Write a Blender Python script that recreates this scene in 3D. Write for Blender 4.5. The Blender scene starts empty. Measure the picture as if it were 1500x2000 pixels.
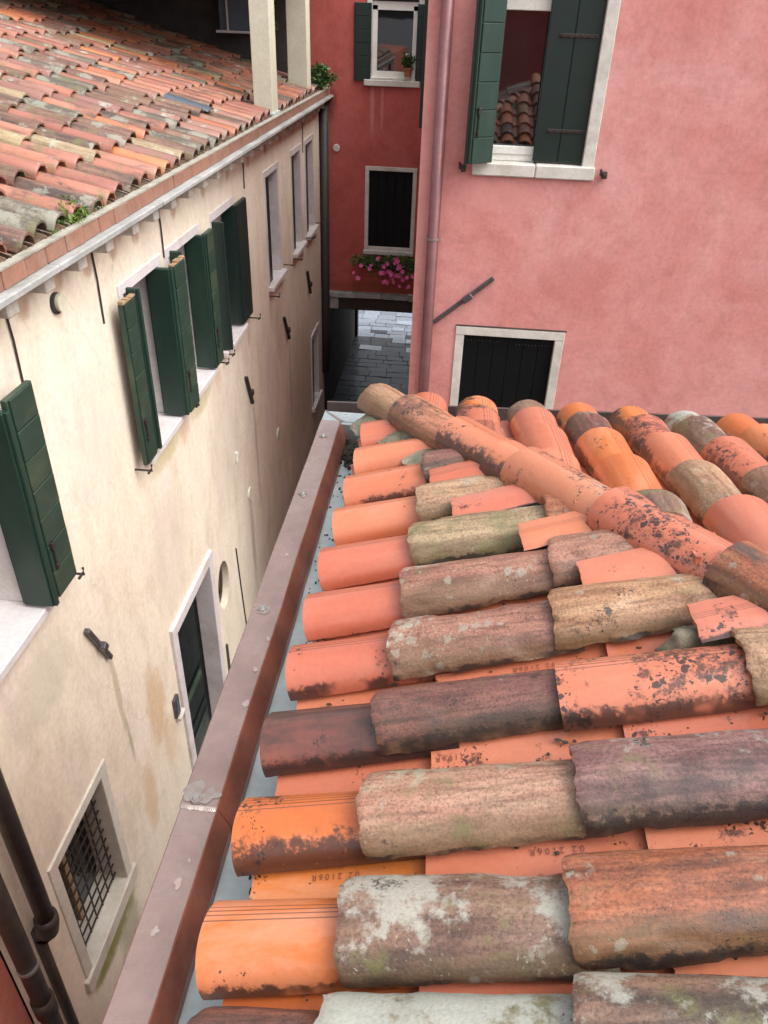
import bpy, bmesh, math, random
from mathutils import Vector, Matrix, noise
rnd = random.Random(7)
R = math.radians
sc = bpy.context.scene
col = sc.collection

# ------------------------------------------------------------------ camera, world, sun, exposure
GROUND = -7.35                      # metres; the camera is the origin of heights
cam_d = bpy.data.cameras.new('camera'); cam = bpy.data.objects.new('camera', cam_d); col.objects.link(cam)
pitch, roll, yaw = 0.582085, 0.0364232, -0.0757936
fwd = Vector((math.sin(yaw)*math.cos(pitch), math.cos(yaw)*math.cos(pitch), -math.sin(pitch)))
r0 = Vector((math.cos(yaw), -math.sin(yaw), 0)); u0 = r0.cross(fwd)
rt = math.cos(roll)*r0 + math.sin(roll)*u0; up = -math.sin(roll)*r0 + math.cos(roll)*u0
cam.matrix_world = Matrix((rt, up, -fwd)).transposed().to_4x4()
cam_d.sensor_fit = 'VERTICAL'; cam_d.sensor_height = 24; cam_d.lens = 24*1502.9/2000
cam_d.clip_start = 0.05; cam_d.clip_end = 3000
sc.camera = cam
SUN_EL, SUN_AZ = 56, 108            # azimuth clockwise from +Y
world = bpy.data.worlds.new('World'); sc.world = world; world.use_nodes = True
wt = world.node_tree; wt.nodes.clear()
sky = wt.nodes.new('ShaderNodeTexSky'); sky.sky_type = 'NISHITA'; sky.sun_disc = False
sky.sun_elevation = R(SUN_EL); sky.sun_rotation = R(SUN_AZ)
sky.air_density = 1.0; sky.dust_density = 6.0; sky.ozone_density = 1.0
hs = wt.nodes.new('ShaderNodeHueSaturation'); hs.inputs['Saturation'].default_value = 0.25
bgn = wt.nodes.new('ShaderNodeBackground'); bgn.inputs['Strength'].default_value = 0.15
wo = wt.nodes.new('ShaderNodeOutputWorld')
wt.links.new(sky.outputs[0], hs.inputs['Color']); wt.links.new(hs.outputs[0], bgn.inputs[0]); wt.links.new(bgn.outputs[0], wo.inputs[0])
sun_d = bpy.data.lights.new('sun', 'SUN'); sun = bpy.data.objects.new('sun', sun_d); col.objects.link(sun)
sun_d.energy = 0.75; sun_d.angle = R(85); sun_d.color = (1, 0.965, 0.92)
sd = Vector((math.sin(R(SUN_AZ))*math.cos(R(SUN_EL)), math.cos(R(SUN_AZ))*math.cos(R(SUN_EL)), math.sin(R(SUN_EL))))
sun.rotation_euler = sd.to_track_quat('Z', 'Y').to_euler()
vs = sc.view_settings; vs.view_transform = 'Standard'; vs.look = 'None'; vs.gamma = 1; vs.use_curve_mapping = False
vs.exposure = 1.02

# ------------------------------------------------------------------ node helper and materials
class NT:
    def __init__(s, name):
        s.m = bpy.data.materials.new(name); s.m.use_nodes = True; s.t = s.m.node_tree; s.t.nodes.clear()
        s.out = s.n('ShaderNodeOutputMaterial'); s.b = s.n('ShaderNodeBsdfPrincipled'); s.l(s.b.outputs[0], s.out.inputs[0])
    def n(s, k): return s.t.nodes.new(k)
    def l(s, a, b): s.t.links.new(a, b)
    def put(s, v, sock):
        if hasattr(v, 'is_linked') or isinstance(v, bpy.types.NodeSocket): s.l(v, sock)
        elif isinstance(v, (tuple, list)) and len(v) == 3 and sock.type == 'RGBA': sock.default_value = (*v, 1)
        else: sock.default_value = v
    def math(s, op, a, b=0.0, c=None, clamp=False):
        n = s.n('ShaderNodeMath'); n.operation = op; n.use_clamp = clamp
        s.put(a, n.inputs[0]); s.put(b, n.inputs[1])
        if c is not None: s.put(c, n.inputs[2])
        return n.outputs[0]
    def mul(s, a, b): return s.math('MULTIPLY', a, b)
    def add(s, a, b): return s.math('ADD', a, b)
    def step(s, v, lo, hi):                 # smooth 0..1
        n = s.n('ShaderNodeMapRange'); n.interpolation_type = 'SMOOTHSTEP'
        s.put(v, n.inputs[0]); n.inputs[1].default_value = lo; n.inputs[2].default_value = hi
        return n.outputs[0]
    def obj(s, shift=True):
        tc = s.n('ShaderNodeTexCoord').outputs['Object']
        if not shift: return tc
        oi = s.n('ShaderNodeObjectInfo').outputs['Random']
        v = s.n('ShaderNodeVectorMath'); v.operation = 'MULTIPLY_ADD'
        s.l(oi, v.inputs[0]); v.inputs[1].default_value = (37, 53, 19); s.l(tc, v.inputs[2])
        return v.outputs[0]
    def rand(s): return s.n('ShaderNodeObjectInfo').outputs['Random']
    def uv(s):
        x = s.n('ShaderNodeSeparateXYZ'); s.l(s.n('ShaderNodeTexCoord').outputs['UV'], x.inputs[0]); return x.outputs[0], x.outputs[1]
    def sep(s, v):
        x = s.n('ShaderNodeSeparateXYZ'); s.l(v, x.inputs[0]); return x.outputs
    def map(s, v, sc_):
        n = s.n('ShaderNodeVectorMath'); n.operation = 'MULTIPLY'; s.l(v, n.inputs[0]); n.inputs[1].default_value = sc_; return n.outputs[0]
    def noise(s, v, scale, det=6, rough=.6, dist=0):
        n = s.n('ShaderNodeTexNoise'); s.l(v, n.inputs['Vector']); n.inputs['Scale'].default_value = scale
        n.inputs['Detail'].default_value = det; n.inputs['Roughness'].default_value = rough; n.inputs['Distortion'].default_value = dist
        return n.outputs[0]
    def vor(s, v, scale, out='Distance', rnd_=1):
        n = s.n('ShaderNodeTexVoronoi'); s.l(v, n.inputs['Vector']); n.inputs['Scale'].default_value = scale; n.inputs['Randomness'].default_value = rnd_
        return n.outputs[out]
    def ramp(s, v, stops):
        n = s.n('ShaderNodeValToRGB'); s.l(v, n.inputs[0]); e = n.color_ramp.elements
        while len(e) < len(stops): e.new(0.5)
        for el, (p, c) in zip(e, stops): el.position = p; el.color = (*c, 1)
        return n.outputs[0]
    def mix(s, f, a, b, mode='MIX'):
        n = s.n('ShaderNodeMix'); n.data_type = 'RGBA'; n.blend_type = mode
        s.put(f, n.inputs[0]); s.put(a, n.inputs[6]); s.put(b, n.inputs[7]); return n.outputs[2]
    def hsv(s, c, h=.5, sa=1., v=1.):
        n = s.n('ShaderNodeHueSaturation'); s.put(h, n.inputs[0]); s.put(sa, n.inputs[1]); s.put(v, n.inputs[2]); s.l(c, n.inputs[4]); return n.outputs[0]
    def bump(s, h, strength=.4, dist=.01):
        n = s.n('ShaderNodeBump'); n.inputs['Strength'].default_value = strength; n.inputs['Distance'].default_value = dist; s.l(h, n.inputs['Height'])
        s.l(n.outputs[0], s.b.inputs['Normal'])
    def done(s, c, rough=.6, spec=.5, metal=0., coat=0., coat_r=.1):
        s.put(c, s.b.inputs['Base Color']); s.put(rough, s.b.inputs['Roughness']); s.b.inputs['Specular IOR Level'].default_value = spec
        s.b.inputs['Metallic'].default_value = metal; s.put(coat, s.b.inputs['Coat Weight']); s.b.inputs['Coat Roughness'].default_value = coat_r
        return s.m

def tile_mat(name, stops, lichen=0., lichen_c=(.42, .42, .34), speck=0., black=0., edge=0., groove=True, moss=0., soot=0.,
             rough=.5, old=False, vary=.08, fleck_c=(.014, .011, .011)):
    t = NT(name); co = t.obj(); u, v = t.uv()
    st = t.map(co, (.15 if old else .3, 1, 1))
    base = t.ramp(t.noise(st, 15 if old else 6, 9, .68, .5), stops)
    fine = t.noise(co, 150 if old else 75, 8, .75)
    big = t.noise(co, 5.5, 3, .5)
    mid = t.noise(co, 22, 6, .65)
    c = t.mix(1., base, t.ramp(fine, [(.32, (.34, .33, .32)), (.56, (1.12, 1.12, 1.12))]) if old else t.ramp(fine, [(.2, (.86, .86, .86)), (.65, (1.04, 1.04, 1.04))]), 'MULTIPLY')
    if old:                                        # lengthwise throwing marks and small pits
        c = t.mix(1., c, t.ramp(t.noise(t.map(co, (.10, 1, 1)), 60, 5, .6), [(.34, (.60, .56, .54)), (.54, (1.06, 1.06, 1.06))]), 'MULTIPLY')
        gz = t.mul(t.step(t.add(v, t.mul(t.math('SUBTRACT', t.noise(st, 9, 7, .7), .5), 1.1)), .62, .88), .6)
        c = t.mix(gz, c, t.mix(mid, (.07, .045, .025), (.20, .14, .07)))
        pit = t.mul(t.step(t.vor(co, 150), .22, .10), t.step(mid, .52, .62)); c = t.mix(t.mul(pit, .7), c, (.05, .035, .025))
    rv = t.math('MULTIPLY_ADD', t.rand(), 2*vary, 1-vary)
    c = t.hsv(c, t.math('MULTIPLY_ADD', t.rand(), .013, .495), 1., rv)
    if soot:
        f = t.mul(t.step(t.add(t.noise(st, 8, 5, .6), t.mul(mid, .3)), .72-.25*soot, .95-.25*soot), .85)
        c = t.mix(f, c, (.035, .026, .024))
    if moss:
        f = t.mul(t.step(t.add(t.noise(co, 9, 6, .7), t.mul(fine, .25)), .82-.35*moss, .98-.3*moss), .8)
        c = t.mix(f, c, (.14, .135, .05))
    if lichen:
        f = t.step(t.add(t.add(t.mul(big, .8), t.mul(t.noise(co, 38, 8, .72), .55)), t.math('MULTIPLY_ADD', v, -.22, .10)), .86-.30*lichen, .95-.26*lichen)
        c = t.mix(t.mul(f, .85), c, t.mix(fine, tuple(.55*k for k in lichen_c), tuple(1.2*k for k in lichen_c)))
    wob = t.n('ShaderNodeVectorMath'); wob.operation = 'MULTIPLY_ADD'
    nz = t.n('ShaderNodeTexNoise'); t.l(co, nz.inputs['Vector']); nz.inputs['Scale'].default_value = 70; nz.inputs['Detail'].default_value = 5
    t.l(nz.outputs[1], wob.inputs[0]); wob.inputs[1].default_value = (.026, .026, .026); t.l(co, wob.inputs[2]); wob = wob.outputs[0]
    def spots(scale, rmax, gate_lo, gate_hi, gate, soft=.12):   # round growths of random size, clustered by a gate
        n = t.n('ShaderNodeTexVoronoi'); t.l(wob, n.inputs['Vector']); n.inputs['Scale'].default_value = scale
        cr = t.sep(n.outputs['Color'])[0]
        r_ = t.mul(t.mul(cr, rmax), t.step(gate, gate_lo, gate_hi))
        m = t.n('ShaderNodeMapRange'); m.interpolation_type = 'SMOOTHSTEP'; t.l(t.math('SUBTRACT', r_, n.outputs['Distance']), m.inputs[0])
        m.inputs[1].default_value = 0; m.inputs[2].default_value = soft
        return m.outputs[0]
    if speck:
        gt = t.add(t.mul(big, 1.), t.mul(mid, .4))
        f = spots(30, .62, .80-.3*speck, .95-.3*speck, gt, .22)
        c = t.mix(t.mul(f, .5), c, t.mix(fine, (.16, .15, .11), (.46, .45, .37)))
        f = spots(125, .46, .80-.3*speck, .98-.3*speck, gt, .25)
        c = t.mix(t.mul(f, .6), c, (.42, .39, .29))
    if black:
        k = t.add(t.mul(t.noise(co, 7, 2, .5), 1.15), t.mul(mid, .25))
        f = t.math('MAXIMUM', spots(48, .62, .90-.3*black, 1.05-.3*black, k), spots(120, .62, .84-.3*black, 1.04-.3*black, k, .18))
        sm = t.mul(t.step(t.add(t.noise(co, 30, 9, .75), t.mul(k, .5)), 1.06-.22*black, 1.18-.22*black), .8)
        c = t.mix(t.math('MAXIMUM', t.mul(f, .92), sm), c, fleck_c)
    if edge:
        e = t.add(t.step(v, 1.02-.42*edge, 1.0), t.mul(t.math('SUBTRACT', t.noise(co, 34, 7, .75), .5), 2.0))
        e2 = t.mul(t.mul(t.step(e, .42, .72), t.step(v, .55, .75)), t.step(t.add(t.noise(co, 8, 3, .6), .25*edge), .5, .68))
        c = t.mix(t.mul(e2, .85), c, fleck_c)
    h = t.add(t.mul(fine, .8 if old else .18), t.mul(mid, .35 if old else .12))
    if old: h = t.math('SUBTRACT', t.add(h, t.mul(t.noise(t.map(co, (.10, 1, 1)), 60, 5, .6), .45)), t.mul(pit, .8))
    if groove:
        g = None
        for vi in (.325, .365, .405, .45):
            d = t.step(t.math('ABSOLUTE', t.math('SUBTRACT', v, vi)), .0075, .003)
            g = d if g is None else t.math('MAXIMUM', g, d)
        c = t.mix(t.mul(g, .75), c, (.10, .035, .02)); h = t.math('SUBTRACT', h, t.mul(g, .5))
    t.bump(h, .5 if old else .3, .0045 if old else .006)
    rg = t.math('MULTIPLY_ADD', t.noise(co, 13, 4, .6), .35, rough-.17)
    return t.done(c, rg, .5, coat=.6 if not old else .22, coat_r=.18)

SAL = [(.3, (.45, .115, .056)), (.5, (.52, .150, .080)), (.72, (.55, .195, .118))]
ORA = [(.33, (.50, .12, .026)), (.5, (.56, .15, .034)), (.58, (.60, .20, .085)), (.75, (.60, .25, .14))]
T = dict(
 salmon = tile_mat('terracotta_salmon', SAL, black=.12, edge=.10),
 orange = tile_mat('terracotta_orange', ORA, black=.10, edge=.55),
 orange_black = tile_mat('terracotta_orange_blackened', ORA, black=.62, edge=1.5, lichen=.1),
 salmon_edge = tile_mat('terracotta_salmon_stained', SAL, black=.45, edge=.75),
 spotted = tile_mat('terracotta_salmon_spotted', SAL, black=.95, edge=.9),
 dark = tile_mat('terracotta_fired_dark', [(.25, (.10, .035, .03)), (.5, (.17, .055, .04)), (.75, (.36, .10, .05))], black=.5, edge=.8, soot=.75),
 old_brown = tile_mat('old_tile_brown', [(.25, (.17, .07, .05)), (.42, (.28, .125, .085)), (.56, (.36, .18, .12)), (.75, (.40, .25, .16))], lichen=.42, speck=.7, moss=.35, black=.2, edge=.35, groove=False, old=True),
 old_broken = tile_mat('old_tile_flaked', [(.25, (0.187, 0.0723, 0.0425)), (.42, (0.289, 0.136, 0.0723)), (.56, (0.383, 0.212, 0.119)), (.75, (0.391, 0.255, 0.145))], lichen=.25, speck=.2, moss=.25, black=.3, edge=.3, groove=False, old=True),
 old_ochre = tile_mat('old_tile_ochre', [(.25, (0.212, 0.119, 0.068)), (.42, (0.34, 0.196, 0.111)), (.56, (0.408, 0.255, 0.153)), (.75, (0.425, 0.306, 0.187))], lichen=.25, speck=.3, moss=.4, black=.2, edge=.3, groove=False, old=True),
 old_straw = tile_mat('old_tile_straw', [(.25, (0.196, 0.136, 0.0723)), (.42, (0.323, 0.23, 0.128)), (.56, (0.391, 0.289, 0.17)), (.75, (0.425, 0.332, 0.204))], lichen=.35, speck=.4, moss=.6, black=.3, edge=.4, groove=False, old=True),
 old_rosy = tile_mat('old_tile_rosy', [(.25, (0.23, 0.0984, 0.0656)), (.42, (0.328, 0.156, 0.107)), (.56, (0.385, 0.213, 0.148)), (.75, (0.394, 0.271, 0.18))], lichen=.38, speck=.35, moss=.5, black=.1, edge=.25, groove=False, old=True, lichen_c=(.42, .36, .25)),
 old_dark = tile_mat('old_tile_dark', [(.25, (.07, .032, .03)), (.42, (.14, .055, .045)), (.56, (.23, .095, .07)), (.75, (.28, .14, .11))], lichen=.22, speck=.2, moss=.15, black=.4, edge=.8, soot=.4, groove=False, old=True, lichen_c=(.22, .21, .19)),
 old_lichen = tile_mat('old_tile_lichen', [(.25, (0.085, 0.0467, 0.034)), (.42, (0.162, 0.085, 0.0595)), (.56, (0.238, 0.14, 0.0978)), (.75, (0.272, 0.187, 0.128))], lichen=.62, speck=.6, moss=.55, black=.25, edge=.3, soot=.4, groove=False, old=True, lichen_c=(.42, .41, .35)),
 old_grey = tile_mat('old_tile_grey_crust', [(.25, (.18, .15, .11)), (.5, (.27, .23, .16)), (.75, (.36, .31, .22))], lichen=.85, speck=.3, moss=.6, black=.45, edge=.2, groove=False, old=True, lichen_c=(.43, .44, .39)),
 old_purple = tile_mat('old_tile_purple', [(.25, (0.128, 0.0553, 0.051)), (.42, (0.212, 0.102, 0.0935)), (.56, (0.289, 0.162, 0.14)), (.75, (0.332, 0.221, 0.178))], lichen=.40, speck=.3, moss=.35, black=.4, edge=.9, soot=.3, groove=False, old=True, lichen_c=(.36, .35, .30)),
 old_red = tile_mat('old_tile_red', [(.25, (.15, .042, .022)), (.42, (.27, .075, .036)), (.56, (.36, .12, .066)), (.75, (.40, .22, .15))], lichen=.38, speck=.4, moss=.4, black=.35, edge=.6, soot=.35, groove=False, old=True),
 hip_salmon = tile_mat('hip_terracotta', SAL, black=.28, edge=1.3),
 hip_worn = tile_mat('hip_terracotta_worn', [(.3, (.38, .105, .055)), (.5, (.46, .145, .078)), (.72, (.48, .195, .12))], black=.6, edge=.4, lichen=.15, speck=.2),
 hip_spotted = tile_mat('hip_terracotta_spotted', SAL, black=.85, edge=.5),
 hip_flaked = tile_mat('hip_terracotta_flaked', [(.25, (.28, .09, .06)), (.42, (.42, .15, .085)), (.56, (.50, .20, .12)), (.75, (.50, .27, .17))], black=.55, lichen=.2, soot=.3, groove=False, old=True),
 pan = tile_mat('terracotta_pan', [(.3, (.46, .118, .060)), (.5, (.52, .152, .086)), (.72, (.55, .19, .12))], black=.42, edge=.25, moss=.1, groove=False, rough=.38),
 pan_orange = tile_mat('terracotta_pan_orange', ORA, black=.45, groove=False, rough=.4),
)
def simple(name, c, c2=None, scale=12, rough=.6, spec=.5, metal=0., bump=.2, stretch=(1, 1, 1), coat=0., dirt=None, dirt_k=.5, bd=.004):
    t = NT(name); co = t.obj(); v = t.map(co, stretch)
    n = t.noise(v, scale, 7, .65)
    cc = t.mix(t.step(n, .3, .7), c, c2 or tuple(.75*k for k in c))
    if dirt: cc = t.mix(t.mul(t.step(t.noise(v, scale*.35, 8, .72), .48, .72), dirt_k), cc, dirt)
    f = t.noise(co, scale*6, 6, .7)
    cc = t.mix(1., cc, t.ramp(f, [(.2, (.82, .82, .82)), (.7, (1.05, 1.05, 1.05))]), 'MULTIPLY')
    t.bump(t.add(t.mul(f, .4), n), bump, bd)
    return t.done(cc, t.math('MULTIPLY_ADD', n, .25, rough-.12), spec, metal, coat)

def stucco(name, stops, plane, pale=None, blobs=(), low=None, rough=.8):
    """plane 'yz' or 'xz': which two axes span the wall"""
    t = NT(name); co = t.obj(False); x, y, z = t.sep(co); a = y if plane == 'yz' else x
    st = t.map(co, (1, 1, .35))
    n1 = t.noise(co, 1.1, 8, .62, .6); n2 = t.noise(st if plane == 'yz' else co, 3.2, 7, .65, .4); n3 = t.noise(co, 26, 8, .7); n4 = t.noise(co, 110, 4, .7)
    c = t.ramp(t.add(t.mul(n1, .62), t.mul(n2, .4)), stops)
    if pale: c = t.mix(t.mul(t.step(t.noise(co, .8, 8, .7, 1.), .5, .66), pale[1]), c, pale[0])
    c = t.mix(1., c, t.ramp(t.noise(st if plane == 'yz' else co, 5, 9, .7, .25), [(.32, (.88, .865, .86)), (.55, (1.03, 1.03, 1.03))]), 'MULTIPLY')
    c = t.mix(1., c, t.ramp(n3, [(.25, (.84, .84, .84)), (.6, (1.03, 1.03, 1.03))]), 'MULTIPLY')
    if low:
        f = t.mul(t.step(t.add(z, t.mul(n1, 1.6)), low[1], low[0]), low[3]); c = t.mix(f, c, low[2])
    for (p, q, rp, rq, cl, k) in blobs:
        d = t.add(t.math('POWER', t.math('DIVIDE', t.math('SUBTRACT', a, p), rp), 2.), t.math('POWER', t.math('DIVIDE', t.math('SUBTRACT', z, q), rq), 2.))
        f = t.mul(t.step(t.add(d, t.mul(t.math('SUBTRACT', t.noise(co, 9, 6, .7), .5), 1.6)), 1.05, .1), k)
        c = t.mix(f, c, cl)
    cw = t.n('ShaderNodeVectorMath'); cw.operation = 'MULTIPLY_ADD'; cn = t.n('ShaderNodeTexNoise'); t.l(co, cn.inputs['Vector']); cn.inputs['Scale'].default_value = 4; cn.inputs['Detail'].default_value = 6
    t.l(cn.outputs[1], cw.inputs[0]); cw.inputs[1].default_value = (.35, .35, .35); t.l(co, cw.inputs[2])
    ce = t.n('ShaderNodeTexVoronoi'); ce.feature = 'DISTANCE_TO_EDGE'; t.l(cw.outputs[0], ce.inputs['Vector']); ce.inputs['Scale'].default_value = .75
    ck = t.mul(t.step(ce.outputs['Distance'], .0045, .0015), t.step(t.noise(co, .9, 3, .5), .52, .60))
    c = t.mix(t.mul(ck, .12 if plane == 'xz' else .3), c, t.hsv(c, .5, 1.05, .45))
    t.bump(t.add(t.add(t.mul(n3, .5), t.mul(n4, .25)), t.mul(t.noise(co, 4, 4, .5), 1.2)), .35, .012)
    return t.done(c, rough, .3)

OCH = (.50, .30, .12); GRN = (.20, .20, .035); RUST = (.30, .12, .04); DRK = (.12, .09, .06)
cream_blobs = [(4.35, -5.0, .22, .55, OCH, .55), (3.95, -5.7, .16, .5, OCH, .45), (4.5, -5.6, .2, .35, OCH, .35), (3.8, -4.3, .05, .5, (.28, .24, .12), .5), (3.83, -4.85, .03, .28, GRN, .5),
  (3.0, -6.12, .5, .16, GRN, .9), (3.2, -6.35, .25, .35, (.26, .26, .16), .6), (2.95, -2.95, .4, .12, GRN, .4), (5.35, -3.1, .45, .12, (.42, .36, .14), .5), (6.3, -3.1, .35, .12, (.42, .36, .14), .5),
  (8.1, -4.6, .06, .8, DRK, .35), (7.65, -5.6, .09, .9, DRK, .4), (10.2, -4.6, .06, .8, DRK, .35), (5.8, -3.1, .16, .2, (.55, .28, .14), .4), (6.85, -3.1, .14, .2, (.55, .28, .14), .4), (8.1, -3.1, .1, .2, (.5, .25, .14), .4), (9.6, -3.6, .3, .5, DRK, .22), (3.0, -3.4, .5, .3, (.50, .46, .36), .5), (5.1, -3.9, .5, .8, (.56, .47, .40), .4), (2.9, -6.8, .9, .35, (.30, .31, .22), .5), (6.9, -3.9, .7, 1.0, (.50, .42, .35), .35), (3.2, -1.75, .3, .25, (.58, .52, .44), .4), (4.3, -2.4, .5, .6, (.60, .52, .43), .35), (11.0, -5.0, 1.4, 1.2, (.32, .25, .16), .35)]
for k in range(27): cream_blobs.append((2.12+.4*k, -1.36, .09, .10, RUST, .55)) if k % 2 == 0 or k < 8 else None
M = dict(
 cream = stucco('cream_stucco', [(.30, (.61, .52, .39)), (.46, (.73, .64, .51)), (.66, (.78, .70, .57))], 'yz', ((.76, .66, .59), .6), cream_blobs, (-7.3, -4.2, (.55, .52, .40), .6)),
 pink = stucco('pink_stucco', [(.34, (.545, .20, .18)), (.48, (.61, .255, .235)), (.62, (.65, .305, .285))], 'xz', ((.66, .36, .34), .5), [(.35, -1.32, .45, .16, (.62, .28, .26), .5), (1.1, -2.0, .4, .3, (.42, .10, .085), .3), (-.3, -1.2, .22, 1.2, (.62, .30, .28), .4)]),
 red = stucco('red_stucco', [(.28, (.37, .075, .062)), (.48, (.44, .098, .082)), (.7, (.50, .135, .115))], 'xz', ((.44, .13, .11), .4), [(-2.08, -1.26, .17, .32, (.14, .035, .035), .7), (-1.4, -1.3, .04, .5, (.55, .25, .23), .5), (-1.25, -1.3, .03, .45, (.55, .25, .23), .4), (-1.2, -4.05, 1.2, .12, (.22, .06, .03), .6)]),
 salmon_wall = stucco('salmon_stucco', [(.28, (.45, .11, .08)), (.5, (.55, .18, .13)), (.7, (.6, .3, .24))], 'yz'),
 stone = simple('istrian_stone', (.66, .63, .58), (.54, .51, .46), 9, .6, bump=.25, dirt=(.30, .27, .20), dirt_k=.45),
 door_dk = simple('door_paint', (.006, .014, .013), (.004, .010, .009), 8, .5, .3, bump=.1),
 frame_cream = simple('cream_window_frame', (.64, .60, .53), (.55, .51, .43), 7, .6, bump=.2, dirt=(.36, .33, .22), dirt_k=.5),
 corbel = simple('corbel_stone', (.56, .53, .49), (.42, .38, .33), 16, .7, bump=.4, dirt=(.26, .13, .06), dirt_k=.6),
 stone_l = simple('pale_stone_lavender', (.66, .62, .62), (.58, .54, .54), 6, .6, bump=.15, dirt=(.36, .30, .22), dirt_k=.55),
 stone_g = simple('cornice_stone_grey', (.42, .42, .41), (.27, .28, .27), 7, .7, bump=.4, dirt=(.10, .11, .07), dirt_k=.7, stretch=(1, .4, 1)),
 brick = simple('parapet_brick', (.31, .155, .105), (.24, .12, .085), 8, .7, bump=.3, dirt=(.34, .26, .2), dirt_k=.4),
 mortar = simple('mortar_grey', (.42, .39, .33), (.30, .28, .23), 14, .85, bump=.5, dirt=(.12, .12, .07), dirt_k=.6),
 hipmortar = simple('mossy_mortar', (.31, .28, .21), (.16, .15, .095), 18, .85, bump=.9, dirt=(.07, .075, .03), dirt_k=.75, bd=.01),
 green = simple('shutter_green', (.014, .042, .030), (.009, .030, .021), 7, .42, bump=.12, stretch=(1, 1, .25), dirt=(.06, .085, .045), dirt_k=.35),
 green_lit = simple('shutter_green_lit_weathered', (.024, .054, .036), (.015, .040, .028), 6, .42, bump=.2, stretch=(.6, .6, 1), dirt=(.085, .105, .06), dirt_k=.6),  # lit tone put into the colour for alley-facing leaves, plus weathering
 green_dk = simple('shutter_green_deep', (.008, .024, .020), (.005, .018, .015), 7, .4, bump=.1),
 rawwood = simple('raw_wood', (.38, .26, .15), (.26, .17, .10), 20, .8, bump=.4),
 blackwood = simple('dark_panel', (.003, .0045, .005), (.002, .003, .004), 8, .6, .2, bump=.06),
 iron = simple('wrought_iron', (.028, .024, .024), (.05, .035, .028), 30, .5, bump=.3, metal=.3),
 iron_g = simple('wet_grey_iron', (.12, .11, .115), (.075, .07, .075), 25, .35, bump=.3, metal=.4),
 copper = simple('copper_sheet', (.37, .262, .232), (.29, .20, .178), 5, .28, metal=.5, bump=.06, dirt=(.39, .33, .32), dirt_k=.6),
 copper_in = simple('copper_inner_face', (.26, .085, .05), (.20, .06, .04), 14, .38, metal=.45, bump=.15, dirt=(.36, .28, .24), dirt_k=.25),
 lead = simple('gutter_lead', (.52, .60, .60), (.44, .52, .53), 6, .35, bump=.08, dirt=(.10, .12, .11), dirt_k=.3),
 lead_l = simple('coping_lead_pale', (.46, .49, .50), (.36, .40, .41), 7, .28, metal=.5, bump=.08),
 lead_d = simple('dark_lead', (.10, .075, .07), (.075, .055, .052), 9, .4, metal=.3, bump=.1, dirt=(.2, .18, .17), dirt_k=.3),
 rivet = simple('rivet_metal', (.44, .42, .41), (.34, .31, .30), 40, .3, metal=.7, bump=.1),
 solder = simple('solder', (.43, .37, .33), (.34, .27, .24), 30, .3, metal=.7, bump=.3),
 patina = simple('verdigris', (.35, .30, .275), (.35, .245, .22), 40, .5, metal=.2, bump=.1),
 pipe_d = simple('dark_drainpipe', (.045, .033, .028), (.03, .022, .02), 10, .4, bump=.1, dirt=(.10, .09, .06), dirt_k=.3),
 pipe_m = simple('copper_downpipe', (.19, .075, .075), (.155, .06, .066), 6, .4, metal=.25, bump=.08, dirt=(.27, .15, .145), dirt_k=.35),
 white = simple('white_frame_paint', (.78, .77, .72), (.70, .69, .64), 10, .4, bump=.05),
 pillar = simple('cream_paint', (.66, .64, .50), (.60, .58, .45), 5, .7, bump=.15, dirt=(.45, .43, .33), dirt_k=.3),
 timber = simple('dark_timber', (.030, .022, .017), (.05, .036, .026), 8, .7, bump=.3, stretch=(.2, 1, 1)),
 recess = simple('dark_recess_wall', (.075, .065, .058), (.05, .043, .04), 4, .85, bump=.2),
 bluegrey = simple('blue_grey_panel', (.085, .105, .135), (.07, .09, .115), 8, .5, bump=.05),
 soil = simple('roof_underlay', (.10, .07, .055), (.06, .045, .035), 16, .9, bump=.5),
 terracotta = simple('pot_terracotta', (.34, .12, .065), (.28, .10, .055), 20, .7, bump=.2),
 cable = simple('cable_black', (.03, .027, .025), None, 20, .6, bump=.05),
 slate = simple('slate_blue', (.10, .12, .15), (.075, .09, .115), 9, .4, bump=.15),
 stamp = simple('stamped_ink', (.20, .055, .035), (.16, .045, .03), 30, .7, bump=.0),
 debris = simple('gutter_debris', (.025, .026, .018), (.05, .045, .03), 60, .8, bump=.5),
)
def leaf_mat(name, c1, c2):
    t = NT(name); g = t.n('ShaderNodeNewGeometry').outputs['Random Per Island']
    c = t.mix(g, c1, c2); t.b.inputs['Transmission Weight'].default_value = 0
    return t.done(c, .45, .4)
M['leaf'] = leaf_mat('leaf_fresh', (.055, .13, .018), (.16, .22, .04))
M['leaf_d'] = leaf_mat('leaf_dark', (.018, .055, .012), (.06, .13, .025))
M['leaf_m'] = leaf_mat('leaf_green', (.03, .09, .015), (.10, .19, .035))
M['petal'] = leaf_mat('petal_pink', (.52, .045, .20), (.70, .14, .34))
M['petal_w'] = leaf_mat('petal_white', (.7, .66, .6), (.6, .5, .5))
def glass():
    t = NT('window_glass'); co = t.obj()
    t.bump(t.noise(co, 3, 2, .5), .03, .01)
    m = t.done((.008, .008, .009), .02, 1.); t.b.inputs['IOR'].default_value = 1.6; return m
M['glass'] = glass()
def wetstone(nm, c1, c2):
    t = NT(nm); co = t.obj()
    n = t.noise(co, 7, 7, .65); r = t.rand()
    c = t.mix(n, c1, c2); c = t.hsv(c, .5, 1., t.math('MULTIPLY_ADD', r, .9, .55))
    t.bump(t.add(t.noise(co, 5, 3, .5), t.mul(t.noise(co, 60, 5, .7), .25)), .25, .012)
    return t.done(c, t.math('MULTIPLY_ADD', n, .3, .12 if c1[0] > .1 else .3), .5, coat=1. if c1[0] > .1 else .15, coat_r=.06)
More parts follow.
